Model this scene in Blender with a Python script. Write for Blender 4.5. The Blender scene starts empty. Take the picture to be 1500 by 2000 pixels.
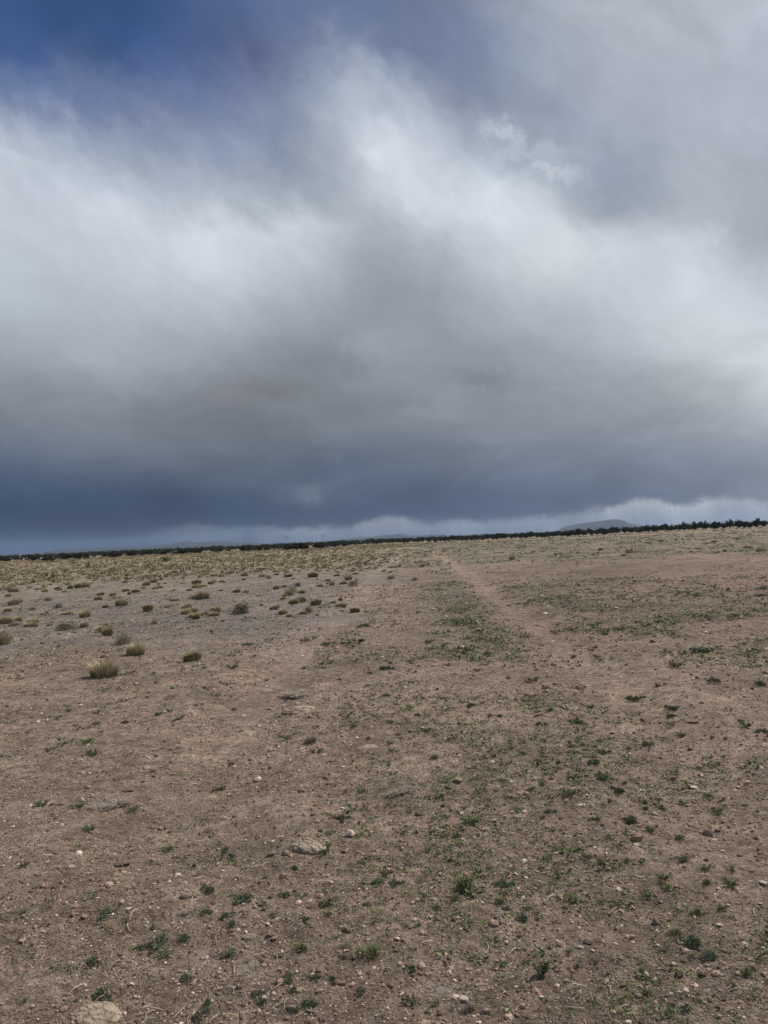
import bpy, math
import numpy as np
from mathutils import Matrix, Vector

S = bpy.context.scene
COL = S.collection
R = math.radians
rng = np.random.default_rng(11)

# ------------------------------------------------------------------ camera
PITCH, ROLL, EYE, FPX = R(1.98), R(2.44), 1.55, 1500.0     # FPX: focal length for a 1500 x 2000 frame
fwd = np.array([0, math.cos(PITCH), math.sin(PITCH)])
r0 = np.array([1.0, 0, 0]); u0 = np.array([0, -math.sin(PITCH), math.cos(PITCH)])
rgt = math.cos(ROLL) * r0 - math.sin(ROLL) * u0
upv = math.sin(ROLL) * r0 + math.cos(ROLL) * u0
cam = bpy.data.cameras.new('camera')
cam_ob = bpy.data.objects.new('camera', cam); COL.objects.link(cam_ob)
cam.sensor_fit = 'VERTICAL'; cam.sensor_height = 24.0; cam.lens = 24.0 * FPX / 2000.0
cam.clip_start = 0.05; cam.clip_end = 60000
M = Matrix.Identity(4)
for i in range(3):
    M[i][0], M[i][1], M[i][2] = rgt[i], upv[i], -fwd[i]
M[2][3] = EYE
cam_ob.matrix_world = M
S.camera = cam_ob
S.view_settings.view_transform = 'Standard'; S.view_settings.look = 'None'
S.view_settings.exposure = 0.0; S.view_settings.gamma = 1.0


def ray(px, py):
    d = fwd + rgt * ((px - 750) / FPX) + upv * ((1000 - py) / FPX)
    return d / np.linalg.norm(d)


def to_px(d):
    d = np.asarray(d, float)
    z = d @ fwd
    return 750 + FPX * (d @ rgt) / z, 1000 - FPX * (d @ upv) / z


# ------------------------------------------------------------------ node helpers
class NT:
    def __init__(self, tree):
        self.t = tree; self.n = tree.nodes; self.l = tree.links

    def new(self, typ, ins=None, **props):
        nd = self.n.new(typ)
        for k, v in props.items():
            setattr(nd, k, v)
        for k, v in (ins or {}).items():
            s = nd.inputs[k]
            if isinstance(v, bpy.types.NodeSocket):
                self.l.new(v, s)
            else:
                s.default_value = v
        return nd

    def math(self, op, a, b=None, c=None, clamp=False):
        ins = {0: a}
        if b is not None: ins[1] = b
        if c is not None: ins[2] = c
        return self.new('ShaderNodeMath', ins, operation=op, use_clamp=clamp).outputs[0]

    def vmath(self, op, a, b=None):
        ins = {0: a}
        if b is not None: ins[1] = b
        nd = self.new('ShaderNodeVectorMath', ins, operation=op)
        return nd.outputs[1] if op in ('DOT_PRODUCT', 'LENGTH') else nd.outputs[0]

    def mix(self, f, a, b, blend='MIX'):
        nd = self.n.new('ShaderNodeMix'); nd.data_type = 'RGBA'; nd.blend_type = blend
        for s, v in ((nd.inputs[0], f), (nd.inputs[6], a), (nd.inputs[7], b)):
            if isinstance(v, bpy.types.NodeSocket): self.l.new(v, s)
            else: s.default_value = v
        return nd.outputs[2]

    def mapr(self, v, a, b, c=0.0, d=1.0, interp='LINEAR'):
        nd = self.new('ShaderNodeMapRange', {0: v, 1: a, 2: b, 3: c, 4: d}, interpolation_type=interp)
        return nd.outputs[0]

    def noise(self, vec, scale, detail=4.0, rough=0.55, dist=0.0):
        nd = self.new('ShaderNodeTexNoise', {'Scale': scale, 'Detail': detail, 'Roughness': rough, 'Distortion': dist})
        if vec is not None: self.l.new(vec, nd.inputs['Vector'])
        return nd

    def ramp(self, fac, stops, interp='LINEAR'):
        nd = self.new('ShaderNodeValToRGB', {0: fac})
        cr = nd.color_ramp; cr.interpolation = interp
        while len(cr.elements) < len(stops): cr.elements.new(0.5)
        for e, (p, c) in zip(cr.elements, stops):
            e.position = p
        for e, (p, c) in zip(cr.elements, stops):
            e.color = (*c[:3], 1.0)
        return nd.outputs[0]


def lin(c):
    c = np.asarray(c, float) / 255.0
    return np.where(c <= 0.04045, c / 12.92, ((c + 0.055) / 1.055) ** 2.4)


# ------------------------------------------------------------------ world: Nishita sky behind a broken storm deck
SUN_AZ, SUN_EL = R(58), R(50)
CX = np.linspace(0, 1500, 11)
CLOUD = [
    (0,    [(50,80,130),(38,66,110),(50,77,122),(83,102,144),(95,110,145),(105,120,150),(122,132,156),(163,171,184),(175,180,192),(178,184,196),(192,198,210)]),
    (100,  [(64,87,136),(54,80,126),(68,91,138),(88,102,140),(105,118,148),(112,126,156),(122,134,160),(158,170,184),(172,177,190),(175,180,192),(178,185,198)]),
    (200,  [(125,138,168),(108,121,156),(105,118,155),(115,128,160),(146,157,177),(180,190,202),(138,148,168),(150,160,176),(168,174,188),(176,181,195),(172,177,190)]),
    (300,  [(197,207,217),(172,182,197),(150,162,180),(143,155,179),(152,163,179),(207,212,223),(165,176,188),(160,170,184),(157,168,183),(172,180,192),(165,170,182)]),
    (400,  [(200,208,218),(206,212,221),(194,203,213),(174,186,198),(165,178,190),(188,196,206),(213,219,227),(197,206,214),(150,161,176),(175,184,194),(172,176,187)]),
    (450,  [(198,206,216),(202,207,218),(206,212,222),(213,220,229),(196,204,213),(172,179,189),(208,214,222),(210,217,225),(187,196,206),(185,194,204),(165,170,182)]),
    (500,  [(192,204,210),(195,203,212),(199,205,214),(206,213,221),(188,196,204),(163,169,180),(186,192,199),(206,214,219),(207,214,222),(200,207,216),(185,190,200)]),
    (600,  [(178,190,197),(180,190,198),(180,187,195),(178,185,192),(160,166,175),(150,155,165),(165,170,178),(180,186,193),(190,196,203),(207,214,218),(200,205,210)]),
    (700,  [(152,160,170),(158,165,175),(158,165,174),(147,152,161),(135,139,148),(149,155,164),(148,152,160),(155,160,168),(165,170,178),(190,197,200),(206,212,214)]),
    (800,  [(125,132,144),(130,137,147),(127,132,142),(117,120,129),(121,127,135),(128,135,143),(133,140,148),(138,144,153),(145,151,160),(160,166,172),(176,182,186)]),
    (900,  [(86,100,121),(98,110,125),(100,110,124),(100,111,124),(98,110,124),(97,109,125),(109,119,133),(116,125,139),(118,128,142),(125,133,148),(135,142,155)]),
    (960,  [(67,84,111),(67,84,109),(69,85,109),(73,89,111),(88,102,121),(80,95,117),(86,99,122),(96,108,130),(104,116,134),(115,126,142),(130,138,150)]),
    (1010, [(58,74,102),(55,71,97),(56,72,98),(60,77,101),(68,84,107),(74,88,112),(80,94,118),(92,104,126),(102,113,132),(113,124,141),(125,134,148)]),
    (1090, [(66,82,108),(62,79,105),(62,79,105),(64,81,105),(70,86,109),(76,90,114),(82,96,120),(92,104,126),(102,113,132),(113,124,141),(125,134,148)]),
]
CY = np.array([r[0] for r in CLOUD], float)
CT = np.array([[lin(c) * (.84 if r[0] >= 1000 else .9 if r[0] >= 950 else 1) for c in r[1]] for r in CLOUD])


_lum = CT @ np.array([.2126, .7152, .0722])                   # one cool grey through the body of the cloud
_w = (.55 * ((CY >= 400) & (CY <= 850)))[:, None, None]
CT = CT * (1 - _w) + _lum[..., None] * np.array([.915, 1.0, 1.125]) * _w


def catmull(xs, ys, x):
    x = min(max(x, xs[0]), xs[-1])
    i = int(min(max(np.searchsorted(xs, x) - 1, 0), len(xs) - 2))
    h = xs[i + 1] - xs[i]; t = (x - xs[i]) / h
    m = lambda k: (ys[min(k + 1, len(ys) - 1)] - ys[max(k - 1, 0)]) / (xs[min(k + 1, len(xs) - 1)] - xs[max(k - 1, 0)])
    t2, t3 = t * t, t * t * t
    return ((2*t3 - 3*t2 + 1) * ys[i] + (t3 - 2*t2 + t) * h * m(i) + (-2*t3 + 3*t2) * ys[i + 1] + (t3 - t2) * h * m(i + 1))


def sky_table(px, py):
    return np.clip(catmull(CY, np.array([catmull(CX, row, px) for row in CT]), py), 0.005, 0.9)


def build_world():
    w = bpy.data.worlds.new('World'); S.world = w; w.use_nodes = True
    t = NT(w.node_tree); t.n.clear()
    g = t.new('ShaderNodeTexCoord').outputs['Generated']
    sky = t.new('ShaderNodeTexSky', sky_type='NISHITA', sun_disc=False, sun_elevation=SUN_EL,
                sun_rotation=SUN_AZ, altitude=1900.0, air_density=1.0, dust_density=0.3).outputs[0]
    # direction -> azimuth / elevation, bent by two octaves of drifting noise
    sep = t.new('ShaderNodeSeparateXYZ', {0: g})
    az = t.math('ARCTAN2', sep.outputs[0], sep.outputs[1])
    el = t.math('ARCSINE', sep.outputs[2])
    # the wind draws the cloud out along one diagonal, so the warp noise is stretched
    mp = t.new('ShaderNodeMapping', {0: g, 'Rotation': (0, R(-42), 0)}).outputs[0]
    mp = t.new('ShaderNodeMapping', {0: mp, 'Scale': (0.72, 1.0, 1.2)}).outputs[0]
    n1 = t.noise(mp, 7.0, 6.0, 0.58)
    n2 = t.noise(mp, 30.0, 9.0, 0.66)
    s1 = t.new('ShaderNodeSeparateXYZ', {0: n1.outputs['Color']})
    s2 = t.new('ShaderNodeSeparateXYZ', {0: n2.outputs['Color']})
    # less warp towards the horizon
    amp = t.mapr(el, R(8), R(24), 0.22, 1.0)
    c = lambda o, k: t.math('MULTIPLY', t.math('SUBTRACT', o, 0.5), t.math('MULTIPLY', amp, k))
    azw = t.math('ADD', t.math('ADD', az, c(s1.outputs[0], R(5.5))), c(s2.outputs[0], R(2.8)))
    elw = t.math('ADD', t.math('ADD', el, c(s1.outputs[1], R(5))), c(s2.outputs[1], R(2.7)))
    A = R(34)
    u = t.math('DIVIDE', t.math('PINGPONG', t.math('ADD', azw, A), 2 * A), 2 * A)
    azs = np.linspace(-1, 1, 31)
    els = np.radians(np.array([-3, 0.2, 1.2, 2.2, 3.5, 5, 7, 9, 11, 13, 14.5, 16, 17.5, 19, 20.5, 22, 23.5, 25, 27, 29, 31, 33, 35, 38]))
    col = None
    for k, e in enumerate(els):
        stops = []
        for s in azs:
            a = s * A
            d = np.array([math.sin(a) * math.cos(e), math.cos(a) * math.cos(e), math.sin(e)])
            px, py = to_px(d)
            stops.append(((s + 1) / 2, sky_table(px, py)))
        rc = t.ramp(u, stops, 'LINEAR')
        col = rc if col is None else t.mix(t.mapr(elw, els[k - 1], els[k]), col, rc)
    # above the picture: a grey broken overcast
    over = t.ramp(t.noise(g, 2.6, 6.0, 0.6).outputs[0], [(0.35, lin((96,108,134))), (0.5, lin((134,142,158))), (0.68, lin((176,182,192)))])
    col = t.mix(t.mapr(el, R(37), R(50), 0, 1, 'SMOOTHSTEP'), col, over)
    # body texture in the cloud
    d1 = t.noise(mp, 12.0, 8.0, 0.62, 0.3).outputs[0]
    d2 = t.noise(g, 5.0, 7.0, 0.6).outputs[0]
    k1 = t.math('ADD', 1.0, t.math('MULTIPLY', t.math('SUBTRACT', d1, .5), t.math('MULTIPLY', amp, .45)))
    k2 = t.mapr(d2, 0.25, 0.75, 0.92, 1.08)
    # combed-out fibres of ice and drizzle, leaning with the wind aloft
    fib = t.new('ShaderNodeMapping', {0: t.new('ShaderNodeCombineXYZ', {0: azw, 1: elw}).outputs[0], 'Rotation': (0, 0, R(47))}).outputs[0]
    fib = t.new('ShaderNodeMapping', {0: fib, 'Scale': (7.0, 19.0, 1.0)}).outputs[0]
    d3 = t.noise(fib, 1.0, 8.0, 0.6, 0.6).outputs[0]
    k3 = t.math('ADD', 1.0, t.math('MULTIPLY', t.math('SUBTRACT', d3, .5), t.mapr(el, R(11), R(26), .05, .34)))
    # mottled scud along the dark underside
    d4 = t.noise(t.new('ShaderNodeMapping', {0: g, 'Scale': (1, 1, 2.4)}).outputs[0], 8.0, 8.0, 0.6, 0.4).outputs[0]
    k4 = t.math('ADD', 1.0, t.math('MULTIPLY', t.math('SUBTRACT', d4, .5), t.mapr(el, R(9), R(17), .8, 0)))
    tex = t.math('MULTIPLY', t.math('MULTIPLY', k1, k4), t.math('MULTIPLY', k2, k3))
    tx = t.new('ShaderNodeCombineXYZ', {0: tex, 1: tex, 2: tex}).outputs[0]
    col = t.vmath('MULTIPLY', col, tx)
    # little torn scraps: (pixel centre, half width, half height, tilt, colour, strength, edge noise)
    nf = t.noise(g, 42.0, 8.0, 0.62)
    wv = t.vmath('MULTIPLY', t.vmath('SUBTRACT', nf.outputs['Color'], (0.5, 0.5, 0.5)), (R(4.2), R(3.2), 0))
    pos = t.vmath('ADD', t.new('ShaderNodeCombineXYZ', {0: az, 1: el}).outputs[0], wv)
    scraps = [((950, 742), 2.1, 0.75, -8, (118,124,135), .62), ((660, 705), 3.0, 1.0, -5, (118,127,138), .5),
              ((715, 665), 1.6, .7, 10, (162,168,178), .5), ((640, 912), 3.6, .8, 4, (84,96,116), .65),
              ((605, 962), 1.7, .7, 5, (108,120,136), .75), ((985, 262), 2.0, .7, -25, (192,202,212), .8),
              ((1050, 300), 2.6, .45, -12, (182,193,203), .7), ((1075, 335), 2.4, .5, -20, (200,208,217), .7), ((1020, 318), 1.5, .5, 5, (150,161,176), .5),
              ((1190, 345), 2.5, 1.6, -30, (148,160,177), .6), ((1055, 205), 3.0, .9, -25, (138,149,168), .7), ((905,130), 2.2, 2.6, 0, (116,128,155), .6),
              ((1090, 490), 2.0, 1.6, 0, (214,222,222), .6), ((665, 105), 2.0, 1.1, -50, (140,151,174), .6), ((700, 170), 1.8, 2.2, 20, (180,190,203), .6),
              ((545, 260), .9, 3.0, 5, (126,138,166), .5), ((190, 165), 2.6, .9, -10, (112,124,160), .5), ((330, 240), 3.2, 1.0, -28, (142,154,178), .45),
              ((1370, 470), 2.4, .8, -8, (206,214,221), .5), ((1460, 440), 1.2, 2.4, 0, (164,169,182), .6), ((1300, 150), 5, 1.3, -25, (168,174,187), .5)]
    for (px, py), wx, hy, tilt, rgb, st in scraps:
        d = ray(px, py)
        a, e = math.atan2(d[0], d[1]), math.asin(d[2])
        m = t.new('ShaderNodeMapping', {0: pos, 'Location': (a, e, 0), 'Rotation': (0, 0, R(tilt)),
                                        'Scale': (R(wx), R(hy), 1)}, vector_type='TEXTURE').outputs[0]
        f = t.math('MULTIPLY', t.math('EXPONENT', t.math('MULTIPLY', t.vmath('DOT_PRODUCT', m, m), -1.0)), st)
        col = t.mix(f, col, (*lin(rgb), 1))
    # the lit gap under the deck, with torn edge and rain streaks
    base = [(-40, 1046), (150, 1046), (250, 1040), (300, 1026), (380, 1014), (420, 1019), (500, 1019), (560, 1022), (620, 1021), (680, 1018),
            (740, 1003), (790, 1003), (840, 1012), (900, 1006), (960, 1008), (1040, 1002), (1100, 995), (1150, 987), (1200, 980), (1240, 968),
            (1290, 967), (1330, 977), (1380, 962), (1440, 963), (1500, 972), (1560, 972)]
    gap = [(-40, (66,82,109), (62,78,106)), (230, (70,86,112), (64,81,107)), (300, (88,102,120), (74,89,113)), (380, (112,125,137), (92,106,127)),
           (470, (116,129,144), (96,110,131)), (600, (150,158,164), (110,122,140)), (760, (158,164,168), (120,131,147)), (900, (152,162,170), (128,139,155)),
           (1060, (166,174,180), (134,145,160)), (1200, (180,187,191), (142,152,166)), (1380, (188,194,196), (150,160,171)), (1560, (168,176,184), (142,153,167))]

    def azel(px, py):
        d = ray(px, py); return math.atan2(d[0], d[1]), math.asin(d[2])
    au = t.math('DIVIDE', t.math('ADD', az, A), 2 * A, clamp=True)
    stops = []
    for px, py in base:
        a, e = azel(px, py); v = e / R(5); stops.append(((a + A) / (2 * A), (v, v, v)))
    bn = t.noise(t.new('ShaderNodeMapping', {0: g, 'Scale': (1, 1, 2.0)}).outputs[0], 30.0, 9.0, 0.74).outputs[0]
    bn2 = t.noise(t.new('ShaderNodeMapping', {0: g, 'Scale': (1, 1, 0.08)}).outputs[0], 150.0, 3.0, 0.6).outputs[0]
    bel = t.math('SUBTRACT', t.math('MULTIPLY', t.ramp(au, stops, 'CARDINAL'), R(5)), R(.30))
    bel = t.math('ADD', bel, t.math('MULTIPLY', t.math('SUBTRACT', bn, 0.5), R(1.3)))
    bel = t.math('ADD', bel, t.math('MULTIPLY', t.math('SUBTRACT', bn2, 0.5), R(0.2)))
    gm = t.mapr(t.math('SUBTRACT', bel, el), R(-0.26), R(0.46), 0, 1, 'SMOOTHSTEP')
    gm = t.math('MULTIPLY', gm, t.mapr(t.math('ABSOLUTE', az), R(36), R(60), 1, 0))
    upc = t.ramp(au, [((azel(p, 1030)[0] + A) / (2 * A), lin(c)) for p, c, _ in gap], 'LINEAR')
    loc = t.ramp(au, [((azel(p, 1030)[0] + A) / (2 * A), lin(c)) for p, _, c in gap], 'LINEAR')
    pat = t.noise(t.new('ShaderNodeMapping', {0: g, 'Scale': (1, 1, .5)}).outputs[0], 11., 5., .6).outputs[0]
    gm = t.math('MULTIPLY', gm, t.mapr(pat, .38, .6, .35, 1))
    gc = t.mix(t.mapr(t.math('SUBTRACT', bel, el), R(0.1), R(1.5), 0, 1), upc, loc)
    st = t.mapr(t.math('ADD', t.math('MULTIPLY', bn2, .5), t.math('MULTIPLY', bn, .5)), 0.3, 0.7, 0.86, 1.14)
    gc = t.vmath('MULTIPLY', gc, t.new('ShaderNodeCombineXYZ', {0: st, 1: st, 2: st}).outputs[0])
    col = t.mix(gm, col, gc)
    # clouds are ten times the radiance the background strength of 0.1 leaves
    col10 = t.vmath('MULTIPLY', col, (10, 10, 10))
    d = ray(90, 20)
    cosd = t.vmath('DOT_PRODUCT', g, tuple(d))
    hole = t.mapr(t.math('ADD', cosd, t.math('MULTIPLY', t.math('SUBTRACT', n1.outputs[0], .5), .05)), math.cos(R(13)), 1.0, 0.0, 0.2, 'SMOOTHSTEP')
    col = t.mix(hole, col10, sky)
    bg = t.new('ShaderNodeBackground', {0: col, 1: 0.1})
    t.new('ShaderNodeOutputWorld', {0: bg.outputs[0]})
    w.cycles.sampling_method = 'MANUAL'; w.cycles.sample_map_resolution = 512


build_world()
sun = bpy.data.lights.new('sun', 'SUN'); sun.energy = 4.2; sun.angle = R(3); sun.color = (1.0, 0.91, 0.79)
sun_ob = bpy.data.objects.new('sun', sun); COL.objects.link(sun_ob)
sd = Vector((math.sin(SUN_AZ) * math.cos(SUN_EL), math.cos(SUN_AZ) * math.cos(SUN_EL), math.sin(SUN_EL)))
sun_ob.rotation_euler = sd.to_track_quat('Z', 'Y').to_euler()


# ------------------------------------------------------------------ numpy noise and the lie of the land
def _hash(ix, iy, seed):
    h = (ix.astype(np.int64) * 374761393 + iy.astype(np.int64) * 668265263 + seed * 974711) & 0xffffffff
    h = ((h ^ (h >> 13)) * 1274126177) & 0xffffffff
    h = ((h ^ (h >> 16)) * 2246822519) & 0xffffffff
    return ((h ^ (h >> 15)) & 0xffffff) / float(0xffffff)


def vnoise(x, y, seed=0):
    ix, iy = np.floor(x), np.floor(y)
    fx, fy = x - ix, y - iy
    fx = fx * fx * (3 - 2 * fx); fy = fy * fy * (3 - 2 * fy)
    a, b = _hash(ix, iy, seed), _hash(ix + 1, iy, seed)
    c, d = _hash(ix, iy + 1, seed), _hash(ix + 1, iy + 1, seed)
    return (a + (b - a) * fx) * (1 - fy) + (c + (d - c) * fx) * fy


def fbm(x, y, seed=0, octv=4):
    s, a, tot = 0.0, 1.0, 0.0
    for o in range(octv):
        s = s + a * vnoise(x * 2.03 ** o + 17.3 * o, y * 2.03 ** o - 9.1 * o, seed + o); tot += a; a *= 0.5
    return s / tot


def sstep(v, a, b):
    t = np.clip((v - a) / (b - a), 0, 1); return t * t * (3 - 2 * t)


def flat(px, py):
    d = ray(px, py); k = -EYE / d[2]
    return d[0] * k, d[1] * k


def seg_dist(x, y, pts):
    best = np.full(np.shape(x), 1e9)
    for (ax, ay), (bx, by) in zip(pts[:-1], pts[1:]):
        vx, vy = bx - ax, by - ay
        t = np.clip(((x - ax) * vx + (y - ay) * vy) / (vx * vx + vy * vy), 0, 1)
        best = np.minimum(best, np.hypot(x - ax - t * vx, y - ay - t * vy))
    return best


TRACK_RIGHT = [flat(*p) for p in ((1420, 1620), (1330, 1480), (1240, 1390), (1150, 1310), (1080, 1250), (1010, 1195), (950, 1150), (905, 1115), (868, 1090), (848, 1078))]
TRACK_WEST = [flat(*p) for p in ((330, 1660), (420, 1500), (480, 1400), (535, 1330), (590, 1270), (650, 1220), (695, 1185), (722, 1155), (738, 1130), (760, 1105), (800, 1082))]
GREEN_STRIPS = [[flat(*p) for p in q] for q in (((880, 1108), (905, 1165), (930, 1220), (945, 1260)),
                                                ((1000, 1150), (1060, 1165), (1130, 1190)))]
BANK = flat(1330, 1112)


def height(x, y):
    x = np.asarray(x, float); y = np.asarray(y, float)
    r = np.hypot(x, y); azd = np.degrees(np.arctan2(x, y))
    h = 0.07 * (fbm(x / 5.0, y / 5.0, 3) - .5) * sstep(r, 1, 6) + 0.05 * (fbm(x / 1.3, y / 1.3, 5) - .5)
    f = np.clip(1.25 - r / 40.0, 0, 1)
    h = h + f * (0.022 * (vnoise(x / .21, y / .21, 7) - .5) + 0.013 * (vnoise(x / .075, y / .075, 8) - .5) + 0.008 * (vnoise(x / .03, y / .03, 9) - .5))
    h = h + 0.35 * (fbm(x / 45., y / 45., 12) - .5) * sstep(r, 25, 120)
    # the wheel ruts
    for q, k in ((TRACK_RIGHT, .055), (TRACK_WEST, .048)):
        d = seg_dist(x, y, q) + .16 * (fbm(x / .8, y / .8, 15) - .5)
        h = h - k * np.exp(-(d / .34) ** 2) + .5 * k * np.exp(-((d - .62) / .2) ** 2)
    # a scraped bank on the right and the land dipping away to the woodland
    bx, by = x - BANK[0], (y - BANK[1])
    h = h + 0.24 * np.exp(-((bx - 2) / 9.5) ** 2) * sstep(by + .8 * np.sin(bx * .5), -2.5, 1.0) * (1 - sstep(by, 3, 26))
    h = h - 1.5 * sstep(r, 110, 430) * (1 - 0.72 * sstep(azd, 10, 26))
    h = h - 4.0 * sstep(r, 600, 3000)
    return h


def P(px, py):
    d = ray(px, py); z = 0.0
    for _ in range(6):
        k = (z - EYE) / d[2]; x, y = d[0] * k, d[1] * k; z = float(height(x, y))
    return x, y, z


def zones(x, y):
    """what covers the ground where: 0..1 masks"""
    r = np.hypot(x, y); azd = np.degrees(np.arctan2(x, y))
    n = fbm(x / 2.2, y / 2.2, 31); nb = fbm(x / 14., y / 14., 33); nf = fbm(x / .5, y / .5, 35)
    tr = np.exp(-(seg_dist(x, y, TRACK_RIGHT) / .55) ** 2) + np.exp(-(seg_dist(x, y, TRACK_WEST) / .5) ** 2) * sstep(r, 5, 9)
    tr = np.clip(tr * (0.6 + .75 * n), 0, 1) * sstep(r, 4.5, 9)
    straw = sstep(r + 34 * (nb - .5) + 14 * (n - .5), 24, 70) * sstep(-azd + 12 * (nb - .5), -5, 7) + sstep(r, 130, 220) * (1 - .75 * sstep(azd, 1, 8))
    straw = np.clip(straw, 0, 1)
    grey = sstep(r + 8 * (nb - .5) + 7 * (n - .5), 9, 17) * (1 - sstep(r, 34, 60)) * sstep(-azd + 26 * (n - .5) + 14 * (nb - .5), -3, 8) * (.8 + .7 * n)
    grey = grey + .5 * sstep(n, .6, .75) * sstep(r, 5, 10) * (1 - sstep(r, 40, 80)) * (azd < 6)
    green = sstep(r + 14 * (nb - .5), 30, 50) * sstep(azd + 10 * (nb - .5), -3, 4)
    for q in GREEN_STRIPS:
        green = np.maximum(green, np.exp(-(seg_dist(x, y, q) / 1.0) ** 2))
    green = np.maximum(green, .5 * sstep(r, 10, 16) * sstep(azd, -3, 5) * sstep(n, .42, .66))
    green = np.clip(green * (1 - .9 * tr) * (.55 + .9 * n), 0, 1)
    redx, redy = flat(1260, 1140)
    red = np.exp(-((x - redx) / 8.5) ** 2 - ((y - redy) / 10.) ** 2) + .5 * np.exp(-((x - BANK[0] - 2) / 11) ** 2 - ((y - BANK[1] + 2.0) / 7.) ** 2)
    red = np.clip(red * (.6 + .8 * n) + .35 * sstep(azd, 0, 12) * sstep(r, 8, 13), 0, 1)
    return dict(track=tr, straw=straw, grey=np.clip(grey, 0, 1), green=green, red=red)


# ------------------------------------------------------------------ mesh helpers
def mesh_np(name, verts, faces, mat, smooth=False, attrs=None, fattrs=None):
    """verts (n,3); faces (m,k) with one k"""
    faces = np.asarray(faces, np.int32); verts = np.asarray(verts, np.float32)
    me = bpy.data.meshes.new(name)
    k = faces.shape[1]; m = len(faces)
    me.vertices.add(len(verts)); me.vertices.foreach_set('co', verts.ravel())
    me.loops.add(m * k); me.loops.foreach_set('vertex_index', faces.ravel())
    me.polygons.add(m)
    me.polygons.foreach_set('loop_start', np.arange(0, m * k, k, dtype=np.int32))
    me.polygons.foreach_set('loop_total', np.full(m, k, np.int32))
    me.polygons.foreach_set('use_smooth', np.full(m, smooth, bool))
    for dom, dd in (('POINT', attrs), ('FACE', fattrs)):
        for an, av in (dd or {}).items():
            a = me.attributes.new(an, 'FLOAT', dom); a.data.foreach_set('value', np.asarray(av, np.float32).ravel())
    me.update(calc_edges=True); me.validate()
    me.materials.append(mat)
    return me


def link(name, me, parent=None, loc=(0, 0, 0)):
    o = bpy.data.objects.new(name, me); COL.objects.link(o); o.location = loc
    if parent is not None: o.parent = parent
    return o


def tag(o, label, cat, group=None):
    o['label'] = label; o['category'] = cat
    if group: o['group'] = group


def material(name, rough=.9):
    m = bpy.data.materials.new(name); m.use_nodes = True
    t = NT(m.node_tree); b = t.n['Principled BSDF']
    b.inputs['Roughness'].default_value = rough
    b.inputs['Specular IOR Level'].default_value = .25
    return m, t, b


def attr(t, name):
    return t.new('ShaderNodeAttribute', attribute_name=name).outputs['Fac']


def rgba(c): return (c[0], c[1], c[2], 1)


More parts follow.
